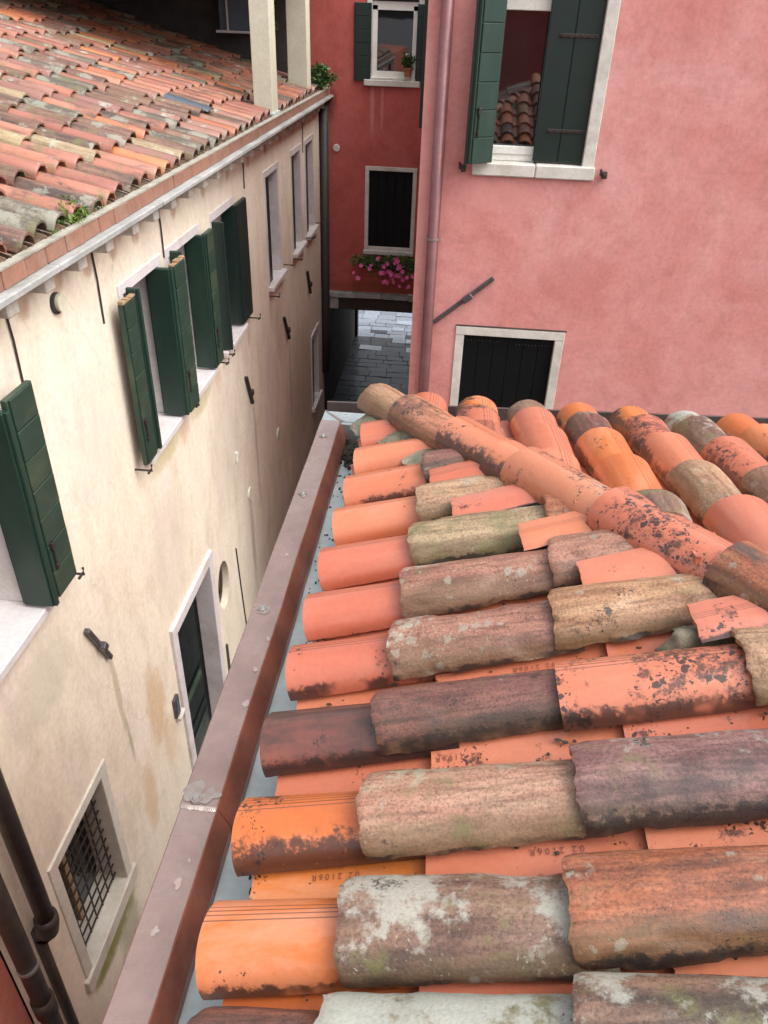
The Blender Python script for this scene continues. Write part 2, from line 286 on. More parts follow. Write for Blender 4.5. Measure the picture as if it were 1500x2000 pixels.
M['wetstone'] = wetstone('wet_paving_stone_shaded', (.016, .018, .024), (.045, .048, .058)); M['skylitstone'] = wetstone('paving_stone_skylit', (.15, .175, .22), (.25, .285, .34))  # shade and sky light put into two tones of one paving
def alley_floor():
    t = NT('wet_alley_ground'); co = t.obj(False)
    b = t.n('ShaderNodeTexBrick'); t.l(co, b.inputs['Vector']); b.inputs['Scale'].default_value = 1
    b.inputs['Brick Width'].default_value = .5; b.inputs['Row Height'].default_value = .3; b.inputs['Mortar Size'].default_value = .012
    b.inputs['Color1'].default_value = (.05, .05, .055, 1); b.inputs['Color2'].default_value = (.085, .085, .09, 1); b.inputs['Mortar'].default_value = (.02, .02, .02, 1)
    return t.done(b.outputs[0], .3, .5)
M['ground'] = alley_floor()

# ------------------------------------------------------------------ object helpers
WM = {}
def link(o, parent=None, mw=None):
    col.objects.link(o); mw = mw or Matrix.Identity(4)
    if parent is not None:
        o.parent = parent; o.matrix_parent_inverse = WM[parent.name].inverted()
    o.matrix_basis = mw; WM[o.name] = mw
    return o
def thing(name, label, cat, loc=(0, 0, 0), group=None):
    o = bpy.data.objects.new(name, None); o.empty_display_size = .1
    link(o, None, Matrix.Translation(loc)); o['label'] = label; o['category'] = cat
    if group: o['group'] = group
    return o
def tag(o, label, cat, group=None):
    o['label'] = label; o['category'] = cat
    if group: o['group'] = group
    return o
def mesh(name, bm, mat, smooth=False):
    me = bpy.data.meshes.new(name); bm.normal_update(); bm.to_mesh(me); bm.free()
    if mat: me.materials.append(mat)
    if smooth:
        for p in me.polygons: p.use_smooth = True
    return me
def obj(name, bm, mat, parent=None, mw=None, smooth=False):
    return link(bpy.data.objects.new(name, mesh(name, bm, mat, smooth)), parent, mw)
def inst(name, me, parent, mw, mat=None):
    o = bpy.data.objects.new(name, me); link(o, parent, mw)
    if mat: o.material_slots[0].link = 'OBJECT'; o.material_slots[0].material = mat
    return o
def box(bm, x0, x1, y0, y1, z0, z1, bev=0., jit=0.):
    vs_ = [bm.verts.new((x+rnd.uniform(-jit, jit), y+rnd.uniform(-jit, jit), z+rnd.uniform(-jit, jit))) for x in (x0, x1) for y in (y0, y1) for z in (z0, z1)]
    f = [bm.faces.new([vs_[i] for i in q]) for q in ((0, 1, 3, 2), (4, 6, 7, 5), (0, 4, 5, 1), (2, 3, 7, 6), (0, 2, 6, 4), (1, 5, 7, 3))]
    if bev:
        es = list({e for q in f for e in q.edges})
        bmesh.ops.bevel(bm, geom=es, offset=bev, segments=1, affect='EDGES', clamp_overlap=True)
    return bm
def B(name, mat, parent, *a, bev=0., mw=None, jit=0.):
    return obj(name, box(bmesh.new(), *a, bev=bev, jit=jit), mat, parent, mw)
def frame(o, x, z):
    """matrix with x axis, z axis (made orthogonal), origin o"""
    x = Vector(x).normalized(); z = Vector(z); z = (z-x*z.dot(x)).normalized(); y = z.cross(x)
    m = Matrix((x, y, z)).transposed().to_4x4(); m.translation = Vector(o); return m
def tube(bm, pts, r, n=10, caps=True):
    pts = [Vector(p) for p in pts]; rings = []
    for i, p in enumerate(pts):
        d = (pts[min(i+1, len(pts)-1)]-pts[max(i-1, 0)]).normalized()
        a = d.cross(Vector((0.31, .2, .93)) if abs(d.z) < .9 else Vector((1, 0, 0))).normalized(); b = d.cross(a)
        rr = r[i] if isinstance(r, (list, tuple)) else r
        rings.append([bm.verts.new(p+rr*(math.cos(2*math.pi*k/n)*a+math.sin(2*math.pi*k/n)*b)) for k in range(n)])
    for q, s in zip(rings, rings[1:]):
        for k in range(n): bm.faces.new((q[k], q[(k+1) % n], s[(k+1) % n], s[k]))
    if caps:
        bm.faces.new(rings[0][::-1]); bm.faces.new(rings[-1])
    return bm
def wall(bm, f, a0, a1, z0, z1, holes, depth):
    """wall sheet with rectangular openings; f(a, z, d) gives the point at depth d behind the face"""
    A = sorted({a0, a1, *[h[0] for h in holes], *[h[1] for h in holes]}); Z = sorted({z0, z1, *[h[2] for h in holes], *[h[3] for h in holes]})
    def quad(*p): bm.faces.new([bm.verts.new(f(*q)) for q in p])
    for i in range(len(A)-1):
        for j in range(len(Z)-1):
            ca, cz = (A[i]+A[i+1])/2, (Z[j]+Z[j+1])/2
            if any(h[0] < ca < h[1] and h[2] < cz < h[3] for h in holes): continue
            quad((A[i], Z[j], 0), (A[i+1], Z[j], 0), (A[i+1], Z[j+1], 0), (A[i], Z[j+1], 0))
    for h in holes:
        p, q, r, s = h[:4]
        quad((p, r, 0), (p, s, 0), (p, s, depth), (p, r, depth)); quad((q, r, 0), (q, s, 0), (q, s, depth), (q, r, depth))
        quad((p, r, 0), (q, r, 0), (q, r, depth), (p, r, depth)); quad((p, s, 0), (q, s, 0), (q, s, depth), (p, s, depth))
    return bm

# ------------------------------------------------------------------ tiles
def tile_mesh(name, L=.46, w0=.185, w1=.15, h0=.088, h1=.075, th=.014, nu=22, nv=22, age=0., seed=0, v0=0., v1=1., pan=False, chip=0.):
    bm = bmesh.new(); uvl = bm.loops.layers.uv.new('UVMap')
    sx = seed*13.37
    def pt(u, v, inner):
        th_ = math.pi*(v0+(v1-v0)*v); w = w0+(w1-w0)*u; h = h0+(h1-h0)*u
        y = w/2*math.cos(th_); z = h*math.sin(th_)**.92; x = u*L
        n = Vector((0, math.cos(th_), math.sin(th_)))
        if age:
            # ragged ends and long edges
            x += age*(.014*noise.noise((v*4+sx, 1.3, 0))+.006*noise.noise((v*15+sx, 2.3, 0)))*(1-u) if u < .5 else 0
            e = min(v, 1-v)
            if e < .16: z += (1-e/.16)*age*(.006+.010*noise.noise((u*7+sx, v*1.5, 4.))+.004*noise.noise((u*25, sx, v)))*h/.09
            if not inner:
                p = Vector((x*9+sx, y*14, z*14)); d = .0034*noise.noise(p)+.0011*noise.noise(p*3.1)+.0005*noise.noise(p*8.7)
                y += n.y*d*age; z += n.z*d*age
                if chip:
                    k = noise.noise((x*6+sx, y*9, z*9+3)); 
                    if k > .30-.1*chip: y -= n.y*.0045*chip; z -= n.z*.0045*chip
                if u < .05: y -= n.y*.004*(1-u/.05)**2*age; z -= n.z*.004*(1-u/.05)**2*age
        else:
            p = Vector((x*4+sx, y*5, z*5)); d = .0012*noise.noise(p); y += n.y*d; z += n.z*d
            if v > .9 or v < .1: z += .0022*noise.noise((u*22+sx, round(v)*9., 2.))
        if inner: y -= n.y*th; z -= n.z*th
        if inner and z < 0 and v0 == 0: z = max(z, -.004)
        if pan: z = h0-z
        return (x, y, z)
    def us(i): return [0, .012, .03][i] if i < 3 else .03+.97*(i-2)/(nu-2)
    def grid(inner):
        g = [[bm.verts.new(pt(us(i), j/nv, inner)) for j in range(nv+1)] for i in range(nu+1)]
        for i in range(nu):
            for j in range(nv):
                q = [(i, j), (i+1, j), (i+1, j+1), (i, j+1)]
                if inner != pan: q = q[::-1]
                f = bm.faces.new([g[a][b] for a, b in q]); f.smooth = True
                for lp, (a, b) in zip(f.loops, q): lp[uvl].uv = (us(a), b/nv)
    grid(False); grid(True)
    def rim(seq):
        for (u, v), (u2, v2) in zip(seq, seq[1:]):
            f = bm.faces.new([bm.verts.new(pt(u, v, False)), bm.verts.new(pt(u2, v2, False)), bm.verts.new(pt(u2, v2, True)), bm.verts.new(pt(u, v, True))])
            for lp, (a, b) in zip(f.loops, ((u, v), (u2, v2), (u2, v2), (u, v))): lp[uvl].uv = (a, b)
    rim([(0, j/nv) for j in range(nv+1)]); rim([(1, j/nv) for j in range(nv, -1, -1)])
    rim([(us(i), 0) for i in range(nu, -1, -1)]); rim([(us(i), 1) for i in range(nu+1)])
    bmesh.ops.recalc_face_normals(bm, faces=bm.faces)
    me = bpy.data.meshes.new(name); bm.to_mesh(me); bm.free(); me.materials.append(T['salmon'])
    return me
OLD = ('hip_flaked', 'old_brown', 'old_broken', 'old_straw', 'old_rosy', 'old_ochre', 'old_dark', 'old_lichen', 'old_grey', 'old_purple', 'old_red')

# ================================================================== THE NEAR HOUSE AND ITS ROOF
near = thing('corner_house', 'near house whose patched terracotta hip roof with copper gutter fills the lower right', 'house', (1.2, 1.0, GROUND))
TS = .364; AS = math.atan(TS); TF = .259; AF = math.atan(TF)
def zl(x): return -1.56+TS*(x+.35)                 # left slope deck
def zf(y): return -1.527+TF*(3.04-y)               # far slope deck
def hipx(y): return -.27+(3.04-y)*.64
bm = bmesh.new()                                   # walls below the roof
for p in (((-.47, -4, GROUND), (-.47, 3.13, GROUND), (-.47, 3.13, -1.72), (-.47, -4, -1.72)), ((-.47, 3.13, GROUND), (6, 3.13, GROUND), (6, 3.13, -1.72), (-.47, 3.13, -1.72))):
    bm.faces.new([bm.verts.new(q) for q in p])
obj('wall', bm, M['cream'], near)
bm = bmesh.new()                                   # boards under the tiles
hx = hipx(-1.3)
ys = [3.06-.2*k for k in range(23)]
for a, b in zip(ys, ys[1:]):
    bm.faces.new([bm.verts.new(q) for q in ((-.28, a, zl(-.28)), (hipx(a), a, zl(hipx(a))), (hipx(b), b, zl(hipx(b))), (-.28, b, zl(-.28)))])
    bm.faces.new([bm.verts.new(q) for q in ((hipx(a), a, zf(a)), (5, a, zf(a)), (5, b, zf(b)), (hipx(b), b, zf(b)))])
obj('roof_deck', bm, M['soil'], near)

# layout of the left slope: row centre y, list of (lower end x, kind)
rows = [
 (3.000, [(-.278, 'salmon')]),
 (2.775, [(-.280, 'salmon')]),
 (2.560, [(-.280, 'salmon'), (.09, 'old_brown')]),
 (2.345, [(-.288, 'salmon_edge'), (-.008, 'old_dark')]),
 (2.128, [(-.297, 'salmon'), (-.013, 'old_ochre')]),
 (1.905, [(-.305, 'salmon'), (-.025, 'old_straw'), (.353, 'old_red')]),
 (1.675, [(-.310, 'salmon'), (-.034, 'old_brown'), (.350, 'old_brown')]),
 (1.455, [(-.313, 'salmon_edge'), (-.043, 'old_brown'), (.334, 'old_broken'), (.713, 'old_ochre')]),
 (1.218, [(-.325, 'dark'), (-.054, 'old_dark'), (.331, 'spotted'), (.681, 'old_ochre'), (1.06, 'old_red')]),
 (.974, [(-.328, 'orange_black'), (-.058, 'old_rosy'), (.339, 'old_purple'), (.72, 'old_brown'), (1.10, 'old_lichen')]),
 (.738, [(-.331, 'orange'), (-.070, 'old_lichen'), (.306, 'old_red'), (.69, 'old_brown'), (1.07, 'salmon')]),
 (.540, [(-.305, 'old_dark'), (-.078, 'old_grey'), (.297, 'old_lichen'), (.68, 'old_purple'), (1.06, 'old_brown')]),
 (.300, [(-.33, 'salmon'), (-.07, 'old_brown'), (.31, 'old_ochre'), (.69, 'old_grey'), (1.07, 'orange')]),
 (.065, [(-.33, 'orange'), (-.07, 'old_purple'), (.31, 'old_red'), (.69, 'old_brown'), (1.07, 'old_lichen')]),
]
axL = Vector((math.cos(AS), 0, math.sin(AS))); nL = Vector((-math.sin(AS), 0, math.cos(AS)))
seed = 0
for ry, lst in rows:
    for k, (x, kind) in enumerate(lst):
        seed += 1; old = kind in OLD
        xmax = hipx(ry)+.03
        L = min(.465, max(.12, (xmax-x)/math.cos(AS))) if x < xmax else 0
        if L < .1: continue
        big = 1.12 if old and kind not in ('old_dark',) else 1.
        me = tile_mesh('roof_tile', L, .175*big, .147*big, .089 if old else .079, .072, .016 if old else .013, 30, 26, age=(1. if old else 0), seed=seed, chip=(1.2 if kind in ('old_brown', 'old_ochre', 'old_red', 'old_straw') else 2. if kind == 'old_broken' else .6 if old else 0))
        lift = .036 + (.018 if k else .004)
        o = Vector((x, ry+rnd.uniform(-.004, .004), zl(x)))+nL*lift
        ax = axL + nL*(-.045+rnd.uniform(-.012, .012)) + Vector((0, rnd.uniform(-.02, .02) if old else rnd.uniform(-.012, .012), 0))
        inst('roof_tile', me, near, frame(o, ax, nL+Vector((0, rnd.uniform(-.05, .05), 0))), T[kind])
# pans between the rows
pan_w = .205
pan_me = [tile_mesh('pan_tile', .46, .185, .215, .066, .070, .013, 12, 16, age=0, seed=90+i, pan=True) for i in range(3)]
def pan_top(y):                                    # height of the pan's upper face above its seat at offset y
    w = .19; s = max(0., 1-(2*y/w)**2); return .066-.066*math.sqrt(s)**.92+.013
STAMP = {(.050, 7): .325, (.050, 8): .155, (.050, 9): .335, (-.305, 9): -.085}
def stamp(text, xr, yc, size, parent):
    cu = bpy.data.curves.new('stamp', 'FONT'); cu.body = text; cu.size = size; cu.space_character = 1.5
    to = bpy.data.objects.new('stamp_tmp', cu); col.objects.link(to)
    dg = bpy.context.evaluated_depsgraph_get(); me = bpy.data.meshes.new_from_object(to.evaluated_get(dg)); bpy.data.objects.remove(to)
    return me
for i, (ry, lst) in enumerate(rows[:-1]):
    yc = (ry+rows[i+1][0])/2 + .0
    for j, x in enumerate((-.305, .050, .440, .83, 1.22)):
        if x > hipx(yc)-.05: break
        L = min(.46, (hipx(yc)+.02-x)/math.cos(AS))
        pme = pan_me[(i+j) % 3] if L == .46 else tile_mesh('pan_tile', L, .185, .185+.03*L/.46, .066, .07, .013, 8, 16, 0, 95+i, pan=True)
        o = Vector((x, yc, zl(x)))+nL*(.006+(.012 if j else 0))
        kind = 'pan_orange' if (i in (9, 10) and j == 0) else 'pan'
        p = inst('pan_tile', pme, near, frame(o, axL+nL*-.035, nL), T[kind])
        key = (x, i)
        if key in STAMP:
            me = stamp('02 2106R', 0, 0, .017, p)
            pm = WM[p.name].inverted()
            for vtx in me.vertices:
                wx = STAMP[key]-vtx.co.x; wy = yc+.030-vtx.co.y*1.0
                lx = (wx-x)/math.cos(AS); vtx.co = Vector((lx, wy-yc, .066-.066*math.sqrt(max(0, 1-((wy-yc)/(.0925+.015*lx/.46))**2))**.92+.013+.0022))
            me.materials.clear(); me.materials.append(M['stamp'])
            inst('stamped_code', me, p, WM[p.name].copy())
bm = bmesh.new()
for k in range(260):
    i = rnd.randrange(0, 11); yc = (rows[i][0]+rows[i+1][0])/2+rnd.gauss(.02, .02); x = rnd.uniform(-.28, min(1.0, hipx(yc)-.05))
    r = rnd.choice((.0015, .002, .003, .0045)); bmesh.ops.create_icosphere(bm, subdivisions=1, radius=r, matrix=Matrix.Translation(Vector((x, yc, zl(x)))+nL*(.024+8*(yc-(rows[i][0]+rows[i+1][0])/2)**2)) @ Matrix.Diagonal((rnd.uniform(.8, 2.2), 1, .6, 1)))
obj('grit', bm, M['debris'], near)['kind'] = 'stuff'
# cut strips of new tile bedded against the hip
for k, (x, y, L) in enumerate(((.02, 2.235, .24), (.095, 2.015, .30), (.285, 1.80, .27), (.415, 1.575, .34), (.62, 1.345, .34))):
    me = tile_mesh('cut_tile', L, .205, .19, .085, .08, .019, 12, 12, .35, 200+k, v0=.38, v1=.74)
    o = Vector((x, y, zl(x)))+nL*.040
    inst('cut_tile', me, near, frame(o, axL+nL*-.015+Vector((0, .07, 0)), nL+Vector((0, -.05, 0))), T[('salmon', 'pan', 'salmon', 'pan', 'salmon_edge')[k]])
# far slope
axF = Vector((0, -math.cos(AF), math.sin(AF))); nF = Vector((0, math.sin(AF), math.cos(AF)))
first = {0: ['salmon'], 1: ['orange_black', 'spotted'], 2: ['old_lichen', 'salmon', 'salmon'], 3: ['orange', 'old_dark', 'orange', 'orange'], 4: ['orange_black', 'spotted', 'salmon_edge', 'old_ochre'], 5: ['old_grey', 'old_lichen', 'spotted', 'old_brown'], 6: ['orange', 'orange', 'old_red', 'salmon']}
pool = ['orange', 'salmon', 'old_brown', 'old_red', 'old_lichen', 'salmon', 'old_purple', 'spotted', 'orange', 'old_ochre', 'salmon_edge']
simple_me = {}
for i in range(18):
    x = -.07+.224*i
    yl = [3.10, 2.86 if i in (3, 4, 2) else 2.93 if i == 5 else 2.83] + [2.55-.37*k for k in range(12)]
    for k, y in enumerate(yl):
        if y < -1.2 or x < hipx(y)-.02: break
        kinds = first.get(i, []); kind = kinds[k] if k < len(kinds) else rnd.choice(pool)
        old = kind in OLD; vis = y > 1.3 and x < 1.9
        yend = 3.04-(x-(-.27))/.64                 # y where the hip crosses this column
        L = min(.46, (y-yend)+.01)
        if L < .1: continue
        if vis: me = tile_mesh('roof_tile', L, .19, .155, .09, .076, .014, 24, 22, 1. if old else 0, 300+20*i+k, chip=.8 if old else 0)
        else:
            key = (old, k % 3)
            if key not in simple_me: simple_me[key] = tile_mesh('roof_tile', .46, .19, .155, .09, .076, .014, 8, 10, 1. if old else 0, 700+k)
            me = simple_me[key]
        o = Vector((x+rnd.uniform(-.008, .008), y, zf(y)))+nF*(.036+(.018 if k else .004))
        inst('roof_tile', me, near, frame(o, axF-nF*.045+Vector((rnd.uniform(-.02, .02), 0, 0)), nF), T[kind])
    xp = x+.112
    for k in range(11):
        y = 3.12-.37*k
        if y < -1 or xp < hipx(y)-.02: break
        o = Vector((xp, y, zf(y)))+nF*(.006+(.012 if k else 0))
        L = min(.46, y-(3.04-(xp+.27)/.64)+.02)
        if L < .06: continue
        pme = pan_me[k % 3] if L == .46 else tile_mesh('pan_tile', L, .185, .185+.03*L/.46, .066, .07, .013, 6, 12, 0, 130+k, pan=True)
        inst('pan_tile', pme, near, frame(o, axF-nF*.035, nF), T['pan'])
# hip: mortar bed and hip tiles
hd = Vector((.64, -1., .64*TS-.012)).normalized(); hp0 = Vector((-.27, 3.04, -1.527))
hn = Vector((nL.x, nF.y, 1.6)).normalized(); hs_ = hn.cross(hd)
bm = bmesh.new(); nU, nV = 150, 16; g = []
for i in range(nU+1):
    s = 2.3*i/nU+.06; r_ = []
    for j in range(nV+1):
        w = (j/nV-.5)*2
        hw = .172+.035*noise.noise((s*6, 0, 1.7))+.02*noise.noise((s*19, 5, w))
        p = hp0+hd*s+hs_*(w*hw)+hn*(.060*(1-abs(w))+.042 - .004*abs(w)); q = p*16
        p += hn*(.016*noise.noise(q)+.008*noise.noise(q*3))+hs_*.010*noise.noise(q*2+Vector((9, 0, 0)))
        r_.append(bm.verts.new(p))
    g.append(r_)
for i in range(nU):
    for j in range(nV): bm.faces.new((g[i][j], g[i+1][j], g[i+1][j+1], g[i][j+1]))
obj('mortar_bed', bm, M['hipmortar'], near, smooth=True)
hips = [(.015, .37, 'old_broken'), (.30, .46, 'hip_flaked'), (.67, .31, 'hip_salmon'), (.955, .27, 'hip_salmon'), (1.075, .48, 'hip_worn'), (1.48, .46, 'hip_spotted'), (1.88, .46, 'old_red')]
for k, (s, L, kind) in enumerate(hips):
    old = kind in OLD
    me = tile_mesh('hip_tile', L, .188, .160, .088, .078, .015, 30, 26, .45 if old else .2, 500+k, chip=.6 if k == 0 else .4 if old else 0)
    o = hp0+hd*s+hn*(.084+(.013 if k not in (0, 3) else .003))
    inst('hip_tile', me, near, frame(o, hd-hn*(.05 if k not in (2,) else .02), hn), T[kind])
# mortar fillets at the hip ends of the rows
bm = bmesh.new()
for (x, y, sx_, sy_) in ((.17, 2.16, .12, .035), (.28, 1.93, .13, .04), (.44, 1.73, .11, .04), (.58, 1.49, .16, .035), (.78, 1.26, .15, .03), (.03, 2.42, .10, .05), (-.16, 2.86, .10, .06), (-.07, 2.70, .12, .06), (.05, 2.58, .14, .05), (.26, 2.20, .12, .05), (.40, 1.97, .10, .05), (.46, 1.72, .12, .04), (.52, 1.52, .16, .035), (.80, 1.38, .14, .05), (-.22, 2.96, .08, .05), (.62, 1.32, .08, .03), (.34, 1.86, .07, .04)):
    c0 = Vector((x, y, zl(x)))+nL*.05
    m = frame(c0, axL, nL)
    st = len(bm.verts)
    bmesh.ops.create_icosphere(bm, subdivisions=4, radius=1, matrix=m @ Matrix.Diagonal((sx_, sy_, .042, 1)))
    bm.verts.ensure_lookup_table()
    for v in bm.verts[st:]:
        q = v.co*22; d = (v.co-c0).normalized(); v.co += d*(.018*noise.noise(q)+.010*noise.noise(q*2.7)+.005*noise.noise(q*7))
obj('mortar_fillet', bm, M['hipmortar'], near, smooth=True)['kind'] = 'stuff'

# box gutter with copper coping
g_ = B('gutter', M['lead'], near, -.50, -.30, -3, 3.16, -1.72, -1.70)
bm = box(bmesh.new(), -.35, 6, 3.02, 3.16, -1.72, -1.699); obj('gutter_bed', bm, M['lead'], g_)
def prism_y(prof, y0, y1):
    bm = bmesh.new(); n = len(prof); N = max(2, int((y1-y0)/.06)); rings = []
    for i in range(N+1):
        y = y0+(y1-y0)*i/N
        rings.append([bm.verts.new((x+.0022*noise.noise((y*3.1, 3, 1))+.0010*noise.noise((y*9, k*.2, 2)), y, z+(.0016*noise.noise((y*4.3, x*6, 7)) if z > -1.63 else 0))) for k, (x, z) in enumerate(prof)])
    for a, b in zip(rings, rings[1:]):
        for k in range(n): bm.faces.new((a[k], a[(k+1) % n], b[(k+1) % n], b[k]))
    bm.faces.new(rings[0][::-1]); bm.faces.new(rings[-1]); bmesh.ops.recalc_face_normals(bm, faces=bm.faces); return bm
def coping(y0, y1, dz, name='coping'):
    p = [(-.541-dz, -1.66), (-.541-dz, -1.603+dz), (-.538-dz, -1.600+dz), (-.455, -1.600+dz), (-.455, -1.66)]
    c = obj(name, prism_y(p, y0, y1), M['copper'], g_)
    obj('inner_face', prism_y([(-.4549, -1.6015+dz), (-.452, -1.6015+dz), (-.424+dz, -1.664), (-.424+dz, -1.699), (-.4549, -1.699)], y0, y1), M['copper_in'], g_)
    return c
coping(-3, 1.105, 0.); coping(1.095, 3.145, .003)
# mitred corner and far run in pale lead
bm = bmesh.new()
box(bm, -.541, 6, 3.150, 3.243, -1.70, -1.599); obj('coping', bm, M['lead_l'], g_)
bm = bmesh.new(); box(bm, -.455, 6, 3.128, 3.150, -1.70, -1.604); obj('inner_face', bm, M['lead_l'], g_)
bm = bmesh.new()
f = [bm.verts.new(q) for q in ((-.545, 3.247, -1.5962), (-.455, 3.146, -1.5962), (-.437, 3.15, -1.5955), (-.537, 3.262-.015, -1.5962))]
bm.faces.new(f); obj('solder_seam', bm, M['solder'], g_)
# the darker lip beyond, seen above the far tiles
bm = bmesh.new()
a = Vector((-.545, 3.335, 0)); b = Vector((1.6, 3.49, 0)); b2 = a+(b-a)*3
for (t0, t1, z0, z1) in ((0, .014, -1.75, -1.597), (.014, .10, -1.75, -1.66)):
    d = (b2-a).normalized(); n_ = Vector((d.y, -d.x, 0))
    P = [a-n_*-0, b2]
    q = [a+n_*(.0-t1), b2+n_*(.0-t1), b2+n_*(-t0), a+n_*(-t0)]
    lo = [bm.verts.new((p.x, p.y, z0)) for p in q]; hi = [bm.verts.new((p.x, p.y, z1)) for p in q]
    bm.faces.new(hi); bm.faces.new(lo[::-1])
    for k in range(4): bm.faces.new((lo[k], lo[(k+1) % 4], hi[(k+1) % 4], hi[k]))
bmesh.ops.recalc_face_normals(bm, faces=bm.faces)
obj('gutter_lip', bm, M['lead_d'], g_)
# rivets, washers, solder joint, verdigris blotches
for y in (2.985, 2.50, 1.81, 1.112, .42):
    bm = bmesh.new()
    bmesh.ops.create_cone(bm, cap_ends=True, segments=24, radius1=.0145, radius2=.012, depth=.006, matrix=Matrix.Translation((-.508, y, -1.5925)))
    bmesh.ops.create_cone(bm, cap_ends=True, segments=24, radius1=.0105, radius2=.007, depth=.005, matrix=Matrix.Translation((-.508, y, -1.588)))
    obj('rivet', bm, M['rivet'], g_)
def blotch(name, x, y, r, mat, z, sq=1.):
    bm = bmesh.new(); c = bm.verts.new((x, y, z)); s = rnd.random()*9
    ring = [bm.verts.new((x+r*(.75+.6*noise.noise((math.cos(a)*1.4+s, math.sin(a)*1.4, s)))*math.cos(a), y+sq*r*(.75+.6*noise.noise((math.cos(a)*1.4+s, math.sin(a)*1.4, s)))*math.sin(a), z)) for a in [2*math.pi*k/28 for k in range(28)]]
    for k in range(28): bm.faces.new((c, ring[k], ring[(k+1) % 28]))
    return obj(name, bm, mat, g_)
for (x, y, r) in ((-.508, 2.985, .022), (-.508, 2.5, .024), (-.508, 1.81, .026), (-.515, 1.13, .034), (-.480, 1.125, .026)):
    blotch('solder_halo', x, y, r, M['solder'], -1.5950 if y > 1.1 else -1.5978)
for (x, y, r) in ((-.50, .80, .009), (-.487, .905, .010), (-.478, .96, .006), (-.465, 1.42, .012), (-.47, 1.55, .010), (-.462, 1.68, .009), (-.49, 2.1, .008)):
    blotch('patina_spot', x, y, r, M['patina'], -1.5950 if y > 1.1 else -1.5978, 1.3)
bm = bmesh.new(); n_ = 40; pv = None
for k in range(n_+1):
    x = -.541+.087*k/n_; w = .005+.006*abs(noise.noise((k*.5, 2, 1)))
    v2 = (bm.verts.new((x, 1.093-w, -1.5994)), bm.verts.new((x, 1.097, -1.5955+.0)))
    if pv: bm.faces.new((pv[0], v2[0], v2[1], pv[1]))
    pv = v2
obj('solder_seam', bm, M['solder'], g_)
bm = bmesh.new()                                   # wet dirt in the gutter
for k in range(120):
    y = rnd.choice((rnd.uniform(2.7, 3.05), rnd.uniform(.5, 3.0), rnd.uniform(1.9, 2.9))); x = rnd.uniform(-.415, -.335)
    r = rnd.choice((.002, .003, .004, .006)) * (2.2 if y > 2.95 and rnd.random() < .6 else 1)
    bmesh.ops.create_icosphere(bm, subdivisions=1, radius=r, matrix=Matrix.Translation((x, y, -1.6985)) @ Matrix.Diagonal((1, rnd.uniform(.7, 2.4), .5, 1)))
for k in range(240):
    bmesh.ops.create_icosphere(bm, subdivisions=1, radius=rnd.uniform(.005, .012), matrix=Matrix.Translation((rnd.uniform(-.42, -.36), rnd.gauss(3.02, .05), -1.695+rnd.random()*.02)))
o = obj('gutter_litter', bm, M['debris']); o['kind'] = 'stuff'; tag(o, 'black wet leaf dirt lying in the near roof gutter', 'litter')

# ================================================================== CREAM HOUSE ACROSS THE ALLEY
cream = thing('cream_house', 'long cream stucco house across the alley with green shutters and tiled roof', 'house', (-4, 7.5, GROUND))
WX = -2.2
wins = [(2.42, 3.25), (4.88, 5.71), (5.81, 6.66), (7.03, 7.84), (9.15, 9.94), (10.66, 11.40), (11.67, 12.42)]
FR = .075
holes = [(a+.03, b-.03, -2.94, -1.64) for a, b in wins]
door_h = (4.86, 6.0, -7.10, -4.64); gw_h = (2.59, 3.37, -5.92, -4.57); low_h = (11.88, 12.54, -5.84, -4.57); oval_h = (6.10, 6.64, -5.66, -4.98)
bm = wall(bmesh.new(), lambda a, z, d: (WX-d, a, z), 2.03, 13.12, GROUND, -1.10, holes+[door_h, gw_h, low_h, oval_h], .26)
# plate with the oval opening
cy, cz, ry_, rz_ = 6.37, -5.32, .20, .30
N_ = 64; outer, inner, back = [], [], []
for k in range(N_):
    a = 2*math.pi*k/N_; ca, sa = math.cos(a), math.sin(a)
    s = min(.27/abs(ca) if abs(ca) > 1e-6 else 9, .34/abs(sa) if abs(sa) > 1e-6 else 9)
    outer.append(bm.verts.new((WX, cy+s*ca, cz+s*sa))); inner.append(bm.verts.new((WX, cy+ry_*ca, cz+rz_*sa))); back.append(bm.verts.new((WX-.075, cy+ry_*ca, cz+rz_*sa)))
for k in range(N_):
    j = (k+1) % N_; bm.faces.new((outer[k], outer[j], inner[j], inner[k])); bm.faces.new((inner[k], inner[j], back[j], back[k]))
obj('wall', bm, M['cream'], cream)
B('oval_window_pane', M['timber'], cream, WX-.20, WX-.15, 6.1, 6.64, -5.66, -4.98)
# solid body behind, so no light leaks
bm = bmesh.new(); box(bm, -9, WX-.27, 2.03, 13.0, GROUND, -1.15); obj('house_body', bm, M['recess'], cream)

def surround(name, parent, a0, a1, z0, z1, w, wall_f, mat, proud=.012, dep=.14, sill=None, lintel=True):
    """stone pieces round an opening, joined as the window's own mesh. wall_f(a, z, d) -> point (d>0 outwards)"""
    bm = bmesh.new()
    def pc(p, q, r, s, d0, d1, bev=.004):
        c = [wall_f(a, z, d) for a in (p, q) for z in (r, s) for d in (d0, d1)]
        xs = [v[0] for v in c]; ys_ = [v[1] for v in c]; zs = [v[2] for v in c]
        box(bm, min(xs), max(xs), min(ys_), max(ys_), min(zs), max(zs), bev)
    pc(a0, a0+w, z0, z1-w, -dep, proud); pc(a1-w, a1, z0, z1-w, -dep, proud)
    pc(a0, a1, z1-w, z1, -dep, proud+.004)
    o = obj(name, bm, mat, parent)
    if sill:
        bm = bmesh.new(); p0, p1, h, d1 = sill
        pc(p0, p1, z0-h, z0, -dep-.1, d1, .008); obj('sill', bm, mat, o)
    return o
fx = lambda a, z, d: (WX+d, a, z)
